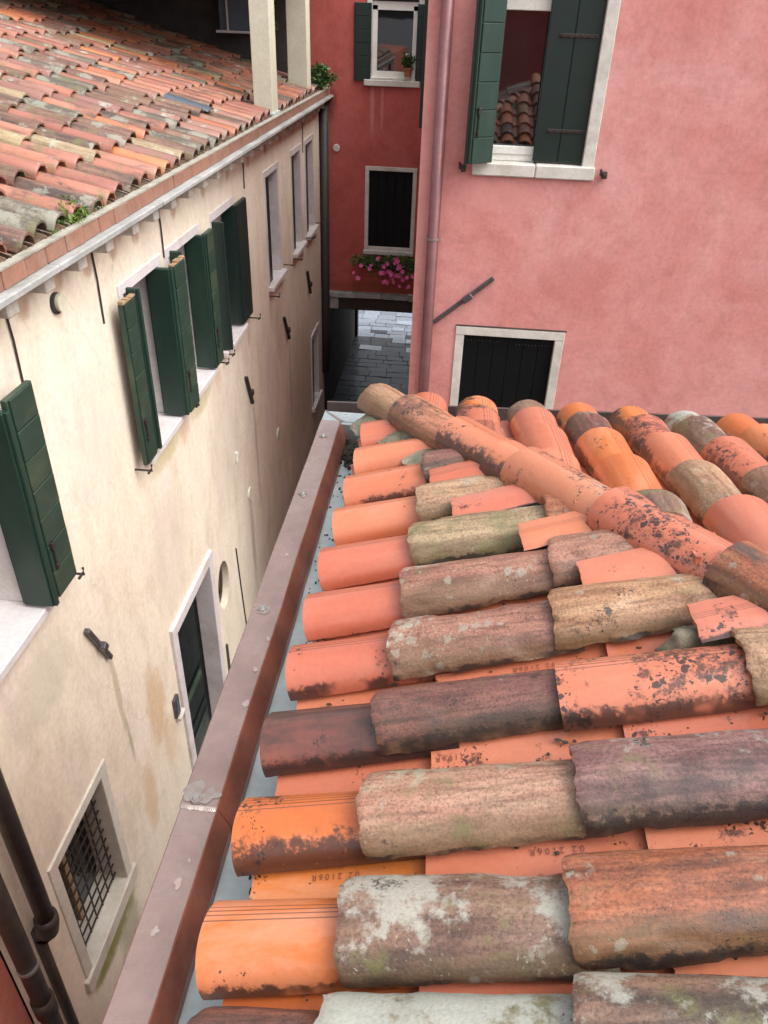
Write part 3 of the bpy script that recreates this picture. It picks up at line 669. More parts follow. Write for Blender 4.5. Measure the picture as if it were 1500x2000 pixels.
for k, (a, b) in enumerate(wins):
    w = surround('window', cream, a, b, -2.90, -1.605, FR, fx, M['stone_l'], .008, .25, (a-.01, b+.02, .06, .07))
    B('pane', M['glass'], w, WX-.262, WX-.25, a+FR, b-FR, -2.90, -1.68)
    bm = bmesh.new()
    for q in (a+FR, (a+b)/2-.03, b-FR-.06): box(bm, WX-.249, WX-.22, q, q+.06, -2.899, -1.681)
    box(bm, WX-.249, WX-.221, a+FR, b-FR, -1.76, -1.681); box(bm, WX-.249, WX-.221, a+FR, b-FR, -2.899, -2.83)
    obj('casement', bm, M['white'], w)
    if k >= 4:                                     # inner shutters folded back in the reveal, dark leaf on the near side
        B('inner_leaf', M['green_dk'], w, WX-.12, WX-.003, a+FR+.004, a+FR+.19, -2.89, -1.69, bev=.003)
def leaf(parent, o, u, nrm, width, height, nb, mat, th=.032, horizontal=True, latch=False, straps=False, rawtop=False):
    """one shutter leaf: core with boards on its outer face; o = lower hinge corner"""
    m = frame(o, u, (0, 0, 1))
    if (m.to_3x3() @ Vector((0, 1, 0))).dot(Vector(nrm)) < 0:
        m = frame(Vector(o)+Vector(u).normalized()*width, -Vector(u), (0, 0, 1))
    s = obj('shutter', box(bmesh.new(), 0, width, -th, 0, 0, height, .003), mat, parent, m)
    for k in range(nb):
        if horizontal:
            h = height/nb; dz = rnd.uniform(-.004, .004)
            bm = box(bmesh.new(), .018, width-.018, .0005, .011+rnd.uniform(-.0015, .0015), k*h+.003, (k+1)*h-.003, .003)
        else:
            h = width/nb; bm = box(bmesh.new(), k*h+.003, (k+1)*h-.003, .0005, .011, .004, height-.004, .003)
        obj('board', bm, mat, s, m)
    if latch:
        bm = bmesh.new(); tube(bm, [(width-.05, .02, height*.30), (width-.05, .02, height*.17)], .006); box(bm, width-.065, width-.035, .011, .03, height*.26, height*.30, .003)
        box(bm, width-.062, width-.04, .011, .028, height*.15, height*.18, .003); obj('latch', bm, M['iron'], s, m)
    if straps:
        for z in straps:
            bm = box(bmesh.new(), .02, width*.78, .0115, .017, z-.014, z+.014, .002)
            for q in range(6): bmesh.ops.create_icosphere(bm, subdivisions=1, radius=.008, matrix=m.inverted() @ m @ Matrix.Translation((.05+q*width*.13, .018, z)))
            obj('strap_hinge', bm, M['iron'], s, m)
    if rawtop:
        bm = bmesh.new()
        for k in range(6): box(bm, width*k/6, width*(k+.95)/6, -th+.002, .008, height+.0005, height+rnd.uniform(.006, .024), .002)
        obj('broken_edge', bm, M['rawwood'], s, m)
    return s
ux, uy = Vector((1, 0, 0)), Vector((0, 1, 0)); mX = Vector((1, 0, 0)); mY = Vector((0, -1, 0))
H_ = 1.20
# leaves standing out of the reveals (facing the viewer) and leaves along the wall (facing the alley)
leaf(cream, (-2.26, 3.14, -2.88), ux, mY, .20, H_, 1, M['green'], straps=False)
leaf(cream, (-2.065, 3.165, -2.85), uy, mX, .255, H_+.02, 7, M['green_lit'], latch=True)
leaf(cream, (-2.10, 4.70, -2.86), uy, mX, .21, H_-.01, 7, M['green_lit'], latch=True, rawtop=True)
leaf(cream, (-2.19, 4.99, -2.88), ux, mY, .09, H_+.03, 1, M['green'])
leaf(cream, (-2.28, 5.58, -2.88), ux, mY, .21, H_, 1, M['green'])
leaf(cream, (-2.065, 5.59, -2.87), uy, mX, .27, H_, 7, M['green_lit'], latch=True, rawtop=True)
leaf(cream, (-2.19, 5.90, -2.88), ux, mY, .09, H_+.04, 1, M['green'])
leaf(cream, (-2.30, 6.57, -2.88), ux, mY, .19, H_, 1, M['green'])
leaf(cream, (-2.11, 6.585, -2.87), uy, mX, .22, H_, 7, M['green_lit'], latch=True)
leaf(cream, (-2.22, 7.06, -2.89), ux, mY, .13, H_+.01, 1, M['green_dk'])
leaf(cream, (-2.30, 7.74, -2.88), ux, mY, .13, H_, 1, M['green_dk'])
leaf(cream, (-2.16, 7.755, -2.88), uy, mX, .42, H_, 1, M['green_dk'])
def hook(a, z, s=1):
    bm = bmesh.new(); tube(bm, [(WX, a, z), (WX+.13, a, z), (WX+.13, a, z+.05)], .008, 6); tube(bm, [(WX+.12, a-.05*s, z+.005), (WX+.12, a+.01*s, z+.005)], .009, 6)
    obj('shutter_hook', bm, M['iron'], cream)
for a, z in ((3.50, -2.93), (4.70, -2.90), (5.86, -2.92), (6.83, -2.93), (7.05, -2.93), (8.15, -2.94), (9.17, -3.02), (10.05, -2.88), (10.70, -2.98), (11.62, -2.92), (11.80, -2.95), (12.5, -2.9)): hook(a, z)
# front door with stone surround and step
d = surround('door', cream, 4.82, 6.04, -7.05, -4.595, .11, fx, M['stone_l'], .03, .16)
pn = B('door_leaf', M['blackwood'], d, WX-.20, WX-.165, 4.93, 5.93, -7.05, -4.71)
for (z0, z1) in ((-6.95, -6.45), (-6.38, -5.95), (-5.88, -4.85)): B('door_panel', M['door_dk'], d, WX-.164, WX-.145, 5.05, 5.81, z0, z1, bev=.012)
B('kick_bar', M['green_dk'], d, WX-.144, WX-.13, 5.30, 5.78, -6.62, -6.58, bev=.003); B('letter_slot', M['green_lit'], d, WX-.144, WX-.12, 5.25, 5.72, -6.02, -5.95, bev=.004)
bm = bmesh.new(); tube(bm, [(WX-.145, 5.15, -5.8), (WX-.09, 5.15, -5.8), (WX-.09, 5.15, -5.68)], .012); obj('door_handle', bm, M['rivet'], d)
B('doorstep', M['stone'], d, WX-.26, WX+.05, 4.78, 6.08, -7.20, -7.052, bev=.012)
# visible cream ledge inside the door (threshold stone)
B('threshold', M['stone'], d, WX-.16, WX+.02, 4.94, 5.93, -7.05, -6.93, bev=.01)
# ground-floor window with iron grille
w = surround('window', cream, 2.55, 3.41, -5.86, -4.53, .09, fx, M['frame_cream'], .012, .18, (2.52, 3.46, .15, .03))
B('pane', M['glass'], w, WX-.25, WX-.24, 2.64, 3.32, -5.86, -4.62)
bm = bmesh.new()
for k in range(7): box(bm, WX-.10, WX-.091, 2.66+.105*k, 2.668+.105*k, -5.86, -4.62)
for k in range(11): box(bm, WX-.087, WX-.075, 2.64, 3.32, -5.80+.112*k, -5.792+.112*k)
obj('grille', bm, M['iron'], w)
B('window_post', M['rawwood'], w, WX-.235, WX-.2, 2.95, 3.0, -5.86, -4.62)
# small low window at the far end
w = surround('window', cream, 11.84, 12.58, -5.80, -4.53, .08, fx, M['stone_l'], .015, .25, (11.82, 12.62, .08, .06))
B('inner_leaf', M['green_dk'], w, WX-.12, WX-.004, 11.924, 12.12, -5.795, -4.62, bev=.003)
B('pane', M['blackwood'], w, WX-.26, WX-.25, 11.92, 12.5, -5.80, -4.6)
# cornice: stone ledge, brick parapet, corbels, gutter bed
bm = bmesh.new()
yy = 2.03
while yy < 13.1:
    ln = min(rnd.uniform(1.3, 1.9), 13.12-yy); box(bm, WX-.05, -1.992+rnd.uniform(-.008, .006), yy+.003, yy+ln-.003, -1.192+rnd.uniform(-.005, .003), -1.158, .007); yy += ln
obj('cornice', bm, M['stone_g'], cream)
yy = 2.04
bl = [mesh('brick', box(bmesh.new(), -.025, .025, 0, .212, 0, .088, .004, .0015), M['brick']) for _ in range(5)]
k = 0
while yy < 13.0:
    m = Matrix.Translation((-2.075+rnd.uniform(-.003, .003), yy, -1.157)) @ Matrix.Rotation(rnd.uniform(-.012, .012), 4, 'Z')
    inst('brick', bl[k % 5], cream, m); yy += .221; k += 1
B('mortar_joint', M['mortar'], cream, -2.098, -2.061, 2.04, 13.1, -1.157, -1.072)
B('parapet_cap', M['mortar'], cream, -2.105, -2.047, 2.04, 13.1, -1.0685, -1.060, jit=.001)
B('gutter_bed', M['lead'], cream, -2.45, -2.10, 2.04, 13.1, -1.15, -1.135)
cb = mesh('corbel', box(bmesh.new(), 0, .135, 0, .10, -.105, 0, .008), M['corbel'])
for k in range(27):
    inst('corbel', cb, cream, Matrix.Translation((WX, 2.16+.4*k+rnd.uniform(-.02, .02), -1.194)))
# roof
TC = .287; AC = math.atan(TC)
def zc(x): return -1.10-TC*(x+2.15)
bm = bmesh.new(); bm.faces.new([bm.verts.new(q) for q in ((-2.2, 2.03, zc(-2.2)), (-2.2, 13.1, zc(-2.2)), (-8.5, 13.1, zc(-8.5)), (-8.5, 2.03, zc(-8.5)))])
obj('roof_deck', bm, M['soil'], cream)
axC = Vector((-math.cos(AC), 0, math.sin(AC))); nC = Vector((math.sin(AC), 0, math.cos(AC)))
cov = [tile_mesh('roof_tile', .47, .175, .145, .085, .072, .015, 5, 9, .8 if i % 2 else 0, 800+i) for i in range(6)]
CT = dict(
 s=tile_mat('roof_salmon', [(0.25, (0.281, 0.0975, 0.0624)), (0.55, (0.367, 0.14, 0.0936)), (0.8, (0.39, 0.195, 0.14))], moss=.5, soot=.3, speck=.2, black=.1, groove=False, vary=.14),
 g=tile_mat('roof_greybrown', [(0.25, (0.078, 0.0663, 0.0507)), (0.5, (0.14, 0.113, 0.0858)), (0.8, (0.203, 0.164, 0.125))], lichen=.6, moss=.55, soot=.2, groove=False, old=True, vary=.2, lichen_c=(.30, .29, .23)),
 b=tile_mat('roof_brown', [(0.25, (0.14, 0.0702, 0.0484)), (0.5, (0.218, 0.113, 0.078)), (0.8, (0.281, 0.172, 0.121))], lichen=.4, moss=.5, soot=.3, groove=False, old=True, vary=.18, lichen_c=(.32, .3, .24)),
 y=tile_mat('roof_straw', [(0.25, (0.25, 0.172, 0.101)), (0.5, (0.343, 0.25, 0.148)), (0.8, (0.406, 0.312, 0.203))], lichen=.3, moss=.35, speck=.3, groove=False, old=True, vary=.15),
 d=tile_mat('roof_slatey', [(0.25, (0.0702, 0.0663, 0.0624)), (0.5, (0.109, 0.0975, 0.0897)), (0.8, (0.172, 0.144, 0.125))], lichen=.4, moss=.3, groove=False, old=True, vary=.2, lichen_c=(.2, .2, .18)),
 o=tile_mat('roof_orange', [(0.25, (0.351, 0.109, 0.0468)), (0.55, (0.406, 0.14, 0.0663)), (0.8, (0.429, 0.195, 0.109))], moss=.35, soot=.2, speck=.15, black=.15, groove=False, vary=.12),
 r=tile_mat('roof_rose', [(0.25, (0.226, 0.0897, 0.0702)), (0.55, (0.289, 0.129, 0.101)), (0.8, (0.328, 0.179, 0.14))], lichen=.3, moss=.5, speck=.2, soot=.1, groove=False, vary=.15))
bag = 'sssssssssrrrrrggggbbbbbbbyo'
spots = []
for i in range(52):
    y = 2.25+.212*i
    if y > 12.5: break
    off = rnd.uniform(-.05, .05)
    for k in range(10):
        x = -2.135+off-.375*k+rnd.uniform(-.025, .025)
        if k == 0: x = -2.135+rnd.uniform(-.03, .02)
        if 9.25 < y < 9.75 and x > -2.42: continue         # a pillar stands here
        spots.append((y+rnd.uniform(-.012, .012), x, k))
def in_view(p):
    c = cam.matrix_world.inverted() @ Vector(p)
    if c.z > -.1: return None
    u = 750+1503*c.x/-c.z; v = 1000-1503*c.y/-c.z
    return -c.z if -60 < u < 700 and -60 < v < 620 else None
vis, rest = [], []
for s in spots:
    dd = in_view((s[1]-.2, s[0], zc(s[1]-.2)+.1)); (vis if dd else rest).append((dd or 99, s))
vis.sort(); rest = vis[300:]+rest; vis = vis[:300]
def cmat(s):
    y, x, k = s
    o = Vector((x, y, zc(x)))+nC*(.034+(.018 if k else .004))
    return frame(o, axC-nC*.045+Vector((0, rnd.uniform(-.035, .035), 0)), nC)
def ckind(y): return rnd.choice(bag if y < 9 else bag+'ooooss')
for dd, s in vis: inst('roof_tile', rnd.choice(cov), cream, cmat(s), CT[ckind(s[0])])
groups = {}
for dd, s in rest: groups.setdefault(ckind(s[0]), []).append(s)
keys = list(CT); bm = bmesh.new(); bm.loops.layers.uv.new('UVMap')
for kd, lst in groups.items():
    for s in lst:
        n0 = len(bm.verts); f0 = len(bm.faces); bm.from_mesh(rnd.choice(cov)); bm.verts.ensure_lookup_table(); bm.faces.ensure_lookup_table(); m = cmat(s)
        for v in bm.verts[n0:]: v.co = m @ v.co
        for f in bm.faces[f0:]: f.material_index = keys.index(kd)
me = bpy.data.meshes.new('roof_tiles'); bm.to_mesh(me); bm.free()
for kd in keys: me.materials.append(CT[kd])
o = link(bpy.data.objects.new('distant_roof_tile', me), cream); o['kind'] = 'stuff'
bm = bmesh.new(); bm.loops.layers.uv.new('UVMap'); pl = tile_mesh('pan_tile', .47, .17, .20, .062, .066, .013, 3, 7, 0, 850, pan=True)
for i in range(52):
    y = 2.25+.212*i+.106
    if y > 12.5: break
    for k in range(9):
        x = -2.11-.375*k
        m = frame(Vector((x, y, zc(x)))+nC*(.004+(.012 if k else 0)), axC-nC*.035, nC); n0 = len(bm.verts); bm.from_mesh(pl); bm.verts.ensure_lookup_table()
        for v in bm.verts[n0:]: v.co = m @ v.co
me = bpy.data.meshes.new('pan_tile'); bm.to_mesh(me); bm.free(); me.materials.append(CT['b'])
o = link(bpy.data.objects.new('pan_tile', me), cream); o['kind'] = 'stuff'
o = inst('slate_patch', tile_mesh('slate_patch', .44, .19, .18, .03, .03, .012, 4, 6, 0, 860), cream, frame(Vector((-2.46, 8.12, zc(-2.46)))+nC*.115, axC-nC*.03, nC), M['slate'])
# terrace pillars, deck and dark recess behind
B('terrace_pillar', M['pillar'], cream, -2.31, -2.10, 9.36, 9.64, -1.14, .62, bev=.006)
B('pillar_flashing', M['lead'], cream, -2.33, -2.08, 9.33, 9.67, -1.13, -1.03, bev=.004)
B('terrace_pillar', M['pillar'], cream, -2.45, -2.18, 11.95, 12.22, -1.0, .62, bev=.006)
B('terrace_deck', M['timber'], cream, -8, -2.0, 9.6, 12.6, .62, .80)
B('terrace_beam', M['timber'], cream, -8, -2.05, 9.42, 9.60, .45, .70)
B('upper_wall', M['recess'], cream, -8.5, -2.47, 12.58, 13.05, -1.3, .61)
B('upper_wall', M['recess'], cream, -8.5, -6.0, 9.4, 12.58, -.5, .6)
for k in range(4): B('joist', M['timber'], cream, -8, -2.1, 10.1+.65*k, 10.2+.65*k, .5, .619)
# tie-rod anchors
def anchor(parent, a, b, mat, ax='x'):
    a, b = Vector(a), Vector(b); d = (b-a); L = d.length
    nrm = Vector((1, 0, 0)) if ax == 'x' else Vector((0, -1, 0))
    m = frame(a, d, nrm)
    bm = box(bmesh.new(), 0, L, -.018, .018, .002, .04, .006); box(bm, L*.50, L*.64, -.028, .028, .02, .066, .006)
    obj('tie_anchor', bm, mat, parent, m)
for a, b, mm in (((3.56, -3.45), (3.77, -3.89), 'iron_g'), ((7.78, -3.49), (7.98, -3.9), 'iron'), ((9.85, -3.52), (10.13, -3.92), 'iron'), ((11.61, -3.41), (11.83, -3.81), 'iron')):  # first anchor: same iron in paler grey, its wet sheen put into colour
    anchor(cream, (WX, a[0], a[1]), (WX, b[0], b[1]), M[mm])
# cables, vents, clips, intercom
for y, z0, z1 in ((4.60, -1.21, -1.76), (5.79, -1.21, -1.66), (3.55, -1.21, -1.76), (11.55, -1.21, -1.75), (8.28, -1.2, -1.62)):
    bm = tube(bmesh.new(), [(WX+.008, y-.01, z0), (WX+.01, y+.005, (z0+z1)/2), (WX+.008, y, z1)], .006, 6); obj('cable', bm, M['cable'], cream)
bm = tube(bmesh.new(), [(WX+.008, 6.89, -5.2), (WX+.008, 6.95, -5.8), (WX+.008, 7.03, -6.5)], .008, 6); obj('cable', bm, M['cable'], cream)
bm = tube(bmesh.new(), [(WX+.01, 6.22, -6.05), (WX+.012, 6.22, -6.5)], .018, 8); obj('bell_pipe', bm, M['iron_g'], cream)
for y, z, r in ((7.63, -4.92, .085), (9.25, -4.95, .085)):
    bm = bmesh.new(); bmesh.ops.create_cone(bm, cap_ends=True, segments=28, radius1=r, radius2=r*.93, depth=.02, matrix=Matrix.Translation((WX+.008, y, z)) @ Matrix.Rotation(R(90), 4, 'Y')); obj('vent_cover', bm, M['pillar'], cream)
bm = bmesh.new(); bmesh.ops.create_cone(bm, cap_ends=True, segments=24, radius1=.050, radius2=.050, depth=.05, matrix=Matrix.Translation((WX+.012, 4.07, -1.45)) @ Matrix.Rotation(R(90), 4, 'Y')); obj('vent_stub', bm, M['pillar'], cream)
bm = bmesh.new(); bmesh.ops.create_cone(bm, cap_ends=True, segments=24, radius1=.060, radius2=.060, depth=.02, matrix=Matrix.Translation((WX+.006, 4.055, -1.45)) @ Matrix.Rotation(R(90), 4, 'Y')); obj('vent_ring', bm, M['cable'], cream)
B('wall_clip', M['white'], cream, WX, WX+.03, 7.18, 7.21, -4.25, -4.12, bev=.006)
it = B('intercom', M['iron_g'], cream, WX, WX+.03, 4.64, 4.74, -5.50, -5.27, bev=.004)
B('intercom_plate', M['bluegrey'], it, WX+.0305, WX+.036, 4.655, 4.725, -5.47, -5.30, bev=.002)
B('intercom_ledge', M['stone'], it, WX, WX+.05, 4.66, 4.80, -5.55, -5.515, bev=.003)
# drainpipes of the cream house
bm = tube(bmesh.new(), [(-2.10, 2.30, -1.2), (-2.10, 2.30, -4.62)], .052, 16); dp = obj('drainpipe', bm, M['pipe_d'], cream, smooth=True)
bm = tube(bmesh.new(), [(-2.10, 2.30, -4.57), (-2.10, 2.30, -4.62), (-2.12, 2.30, -4.72), (-2.16, 2.30, -4.78)], [.068, .07, .068, .06], 16); obj('pipe_elbow', bm, M['pipe_d'], dp, smooth=True)
bm = tube(bmesh.new(), [(-2.175, 2.28+.0, -4.7), (-2.185, 2.285, -5.6), (-2.185, 2.28, -7.3)], .034, 10); obj('pipe_lower', bm, M['pipe_d'], dp, smooth=True)
bm = tube(bmesh.new(), [(-2.09, 2.04, -1.2), (-2.09, 2.04, -7.2)], .055, 16); dp = obj('drainpipe', bm, M['pipe_d'], cream, smooth=True)
for z in (-4.62, -5.15):
    bm = tube(bmesh.new(), [(-2.09, 2.04, z-.012), (-2.09, 2.04, z+.012)], .060, 16); obj('pipe_clamp', bm, M['rivet'], dp)
bm = tube(bmesh.new(), [(-2.09, 2.04, -4.99), (-2.09, 2.04, -5.15)], .066, 16); obj('pipe_collar', bm, M['pipe_d'], dp, smooth=True)
bm = tube(bmesh.new(), [(-2.13, 12.98, -1.15), (-2.13, 12.98, -4.9), (-2.15, 12.98, -5.6)], .07, 14); obj('drainpipe', bm, M['cable'], cream, smooth=True)

# the neighbour at the bottom left corner of the picture
nb_ = thing('salmon_house', 'patchy salmon red house next to the cream house, at the bottom left corner', 'house', (-3, 0, GROUND))
bm = bmesh.new(); box(bm, -8, -2.21, -6, 2.025, GROUND, -1.2); obj('wall', bm, M['salmon_wall'], nb_)

# ================================================================== PINK HOUSE
pink = thing('pink_house', 'bright pink stucco house facing the viewer behind the near roof', 'house', (2.5, 9, GROUND))
PY = 7.0; fy = lambda a, z, d: (a, PY-d, z)
w_up = (.15, 1.05, -1.10, .36); w_lo = (.12, 1.05, -3.99, -2.51)
bm = wall(bmesh.new(), lambda a, z, d: (a, PY+d, z), -.335, 6.5, GROUND, .66, [w_up, w_lo], .2)  # top cut low, out of view, so more sky light reaches the alley
for p in (((-.335, PY, GROUND), (-.335, PY, .66), (-.335, 13.1, .66), (-.335, 13.1, GROUND)), ((-.335, PY, .66), (6.5, PY, .66), (6.5, 13.1, .66), (-.335, 13.1, .66)), ((6.5, PY, GROUND), (6.5, PY, .66), (6.5, 13.1, .66), (6.5, 13.1, GROUND))):
    bm.faces.new([bm.verts.new(q) for q in p])
obj('wall', bm, M['pink'], pink)
bm = bmesh.new(); box(bm, -.2, 6.3, PY+.21, 13, GROUND, .64); obj('house_body', bm, M['recess'], pink)
# upper window: stone right jamb and sill, white casement, one leaf folded out, one closed
bm = bmesh.new(); box(bm, 1.0, 1.095, PY-.012, PY+.15, -1.10, .42, .005); box(bm, .10, .19, PY-.012, PY+.15, -1.06, .42, .005); box(bm, .10, 1.095, PY-.014, PY+.15, .30, .425, .005)
w = obj('window', bm, M['stone'], pink)
bm = bmesh.new(); box(bm, .10, .62, PY-.035, PY+.15, -1.165, -1.062, .010); box(bm, .623, 1.11, PY-.035, PY+.15, -1.166, -1.061, .010); obj('sill', bm, M['stone'], w)
bm = bmesh.new()
box(bm, .19, 1.0, PY+.10, PY+.15, -1.06, -1.01, .004); box(bm, .25, .62, PY+.09, PY+.13, -1.01, -.945, .006); box(bm, .19, 1.0, PY+.10, PY+.15, .0, .30, .005); box(bm, .19, .235, PY+.10, PY+.14, -1.0, .0); box(bm, .60, .66, PY+.10, PY+.14, -1.0, .0)
obj('casement', bm, M['white'], w)
B('pane', M['glass'], w, .19, 1.0, PY+.15, PY+.16, -1.06, .30)
leaf(pink, (.595, PY+.045, -1.045), ux, mY, .405, 1.34, 2, M['green_dk'], horizontal=False)
for z in (-.15, -.81):
    bm = box(bmesh.new(), .68, .985, PY+.024, PY+.033, z-.013, z+.013, .002)
    for q in range(6): bmesh.ops.create_icosphere(bm, subdivisions=1, radius=.009, matrix=Matrix.Translation((.70+q*.052, PY+.024, z)))
    obj('strap_hinge', bm, M['iron'], pink)
# left leaf, standing out from the wall at an angle, horizontal boards and bolt
lu = Vector((.80, .60, 0)).normalized()
leaf(pink, (.07, PY-.21, -1.055), lu, Vector((.6, -.8, 0)), .235, 1.36, 7, M['green'], th=.045, latch=True)
leaf(pink, (.045, PY-.19, -1.06), lu, Vector((.6, -.8, 0)), .235, 1.36, 1, M['green'], th=.03)
for x in (.02, 1.18):
    bm = bmesh.new(); box(bm, x-.03, x+.03, PY-.05, PY-.02, -1.12, -1.085, .006); box(bm, x-.008, x+.03, PY-.06, PY, -1.14, -1.10, .005); tube(bm, [(x-.03, PY-.04, -1.07), (x+.02, PY-.04, -1.135)], .010, 6); obj('shutter_hook', bm, M['iron'], pink)
# lower window: stone surround, dark closed boards
w = surround('window', pink, .08, 1.09, -3.95, -2.475, .082, fy, M['stone'], .012, .12)
pnl = B('dark_shutter', M['blackwood'], w, .16, 1.008, PY+.06, PY+.09, -3.95, -2.557)
for k in range(6): B('board', M['blackwood'], w, .163+.141*k, .301+.141*k, PY+.045, PY+.0595, -3.95, -2.56, bev=.003)
bm = bmesh.new()
for k in range(9): bmesh.ops.create_icosphere(bm, subdivisions=1, radius=.006, matrix=Matrix.Translation((.20+.035*k, PY+.044, -2.625-.0*k)))
for k in range(11): bmesh.ops.create_icosphere(bm, subdivisions=1, radius=.006, matrix=Matrix.Translation((.66+.03*k, PY+.044, -2.64)))
obj('nail_head', bm, M['iron_g'], w)
B('drip_mould', M['lead_d'], pink, .08, 1.10, PY-.016, PY, -2.473, -2.462)
anchor(pink, (-.13, PY, -2.45), (.38, PY, -2.01), M['iron_g'], 'y')
# downpipe
bm = tube(bmesh.new(), [(-.185, PY-.06, .66), (-.185, PY-.06, -7.2)], .050, 20); dp = obj('downpipe', bm, M['pipe_m'], pink, smooth=True)
for z in (-1.69, .6):
    bm = tube(bmesh.new(), [(-.185, PY-.06, z-.008), (-.185, PY-.06, z+.008)], .055, 20)
    box(bm, -.25, -.235, PY-.06, PY, z-.012, z+.012); box(bm, -.135, -.12, PY-.06, PY, z-.012, z+.012); obj('pipe_clamp', bm, M['rivet'], dp)
# dark leaf on its side wall, seen edge on
leaf(pink, (-.335, 9.0, -1.07), -ux, mY, .13, 1.9, 1, M['green_dk'], th=.04)

# ================================================================== RED HOUSE OVER THE PASSAGE
red = thing('red_house', 'dark red stucco house spanning the paved passage at the end of the alley', 'house', (-1.5, 16, GROUND))
RY = 13.1; fr = lambda a, z, d: (a, RY-d, z)
u_h = (-1.45, -.72, -.97, .10); l_h = (-1.46, -.69, -3.45, -2.15)
bm = wall(bmesh.new(), lambda a, z, d: (a, RY+d, z), -2.5, -.336, -4.14, .5, [u_h, l_h], .2)  # low unseen top shaped to let sky light down the alley
obj('wall', bm, M['red'], red)
bm = bmesh.new(); box(bm, -4, -.336, RY+.21, 19.7, -4.28, .48); obj('house_body', bm, M['recess'], red)
# upper window
w = surround('window', red, -1.50, -.68, -.93, .16, .075, fr, M['stone'], .01, .1, (-1.53, -.69, .085, .05))
B('inner_sill', M['stone'], w, -1.47, -.74, RY-.03, RY+.12, -.928, -.90, bev=.004)
bm = bmesh.new(); box(bm, -1.42, -1.35, RY+.04, RY+.10, -.90, .0); box(bm, -.83, -.76, RY+.04, RY+.10, -.90, .0); box(bm, -1.35, -.83, RY+.04, RY+.10, -.90, -.82); box(bm, -1.42, -.76, RY+.04, RY+.10, -.055, .05)
obj('casement', bm, M['white'], w)
B('pane', M['glass'], w, -1.36, -.82, RY+.08, RY+.09, -.85, -.05)
leaf(red, (-1.68, RY-.03, -.955), ux, mY, .25, .98, 6, M['green_dk'])
leaf(red, (-.77, RY-.03, -.94), ux, mY, .10, .97, 6, M['green_dk'])
# lower window
w = surround('window', red, -1.49, -.665, -3.42, -2.13, .062, fr, M['stone'], .012, .12, (-1.50, -.66, .07, .05))
B('dark_shutter', M['blackwood'], w, -1.432, -.712, RY+.05, RY+.08, -3.42, -2.18)
for k in range(5): B('board', M['blackwood'], w, -1.428+.143*k, -1.288+.143*k, RY+.038, RY+.049, -3.415, -2.185, bev=.003)
B('window_ledge', M['stone'], w, -1.43, -.712, RY+.0, RY+.1, -3.42, -3.37, bev=.004)
bm = bmesh.new(); bmesh.ops.create_cone(bm, cap_ends=True, segments=24, radius1=.055, radius2=.05, depth=.02, matrix=Matrix.Translation((-1.95, RY-.01, -1.89)) @ Matrix.Rotation(R(90), 4, 'X')); obj('round_cap', bm, M['stone'], red)
anchor(red, (-2.15, RY, -1.62), (-2.155, RY, -2.10), M['iron'], 'y')
# beam, ledge, passage walls and ceiling
bm = bmesh.new(); xx = -2.2
while xx < -.34:
    ln = rnd.uniform(.18, .5); x2 = min(xx+ln, -.336)
    box(bm, xx, x2-.002, RY-.09+rnd.uniform(-.015, .012), RY+.15, -4.235+rnd.uniform(-.012, .012), -4.145+rnd.uniform(-.008, .004), .010, .004); xx += ln
obj('stone_ledge', bm, M['stone_g'], red)
B('beam', M['timber'], red, -2.2, -.336, RY-.02, RY+.22, -4.46, -4.25, bev=.01)
B('beam_pad', M['stone_g'], red, -2.2, -1.92, RY-.05, RY+.20, -4.45, -4.25, bev=.01)
for k in range(8): B('joist', M['timber'], red, -2.6, -.336, 14.0+.7*k, 14.14+.7*k, -4.42, -4.28)
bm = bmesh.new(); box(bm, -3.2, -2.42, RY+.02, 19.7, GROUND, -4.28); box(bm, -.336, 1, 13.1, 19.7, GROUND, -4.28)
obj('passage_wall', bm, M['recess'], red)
for y in (19.45,): B('pilaster', M['recess'], red, -2.42, -2.36, y, y+.25, GROUND, -4.3)

# the wall behind the viewer, mirrored in the panes
bk = thing('house_behind', 'plain dark red house front seen only mirrored in the window glass', 'house', (2, -8, GROUND))
bm = bmesh.new(); box(bm, -1.5, 9, -12, -7, GROUND, 1.2); obj('wall', bm, M['red'], bk)

# ================================================================== GROUND
bm = bmesh.new(); bm.faces.new([bm.verts.new(q) for q in ((-600, -600, GROUND-.03), (600, -600, GROUND-.03), (600, 600, GROUND-.03), (-600, 600, GROUND-.03))])
gr = obj('ground', bm, M['ground']); gr['kind'] = 'structure'
bm = bmesh.new(); bm.faces.new([bm.verts.new(q) for q in ((-2.42, 12, GROUND-.022), (-.2, 12, GROUND-.022), (.6, 23, GROUND-.022), (-3.2, 23, GROUND-.022))])
pv = obj('pavement', bm, M['ground']); pv['kind'] = 'structure'
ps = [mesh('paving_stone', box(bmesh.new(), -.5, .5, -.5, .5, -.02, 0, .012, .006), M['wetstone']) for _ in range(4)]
y = 14.9; k = 0
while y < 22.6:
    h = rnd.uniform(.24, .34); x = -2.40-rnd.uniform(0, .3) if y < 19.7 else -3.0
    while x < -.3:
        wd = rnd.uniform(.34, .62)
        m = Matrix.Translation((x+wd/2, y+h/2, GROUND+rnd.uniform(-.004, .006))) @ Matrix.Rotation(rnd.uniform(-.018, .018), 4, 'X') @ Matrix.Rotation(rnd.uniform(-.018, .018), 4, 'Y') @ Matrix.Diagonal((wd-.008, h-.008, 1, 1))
        inst('paving_stone', ps[k % 4], pv, m, M['skylitstone' if y > 19.8 or (y > 18.0 and rnd.random() < (y-17.9)/2.2) else 'wetstone']); x += wd; k += 1  # sky-lit tone towards the open end, shaded tone inside the passage
    y += h

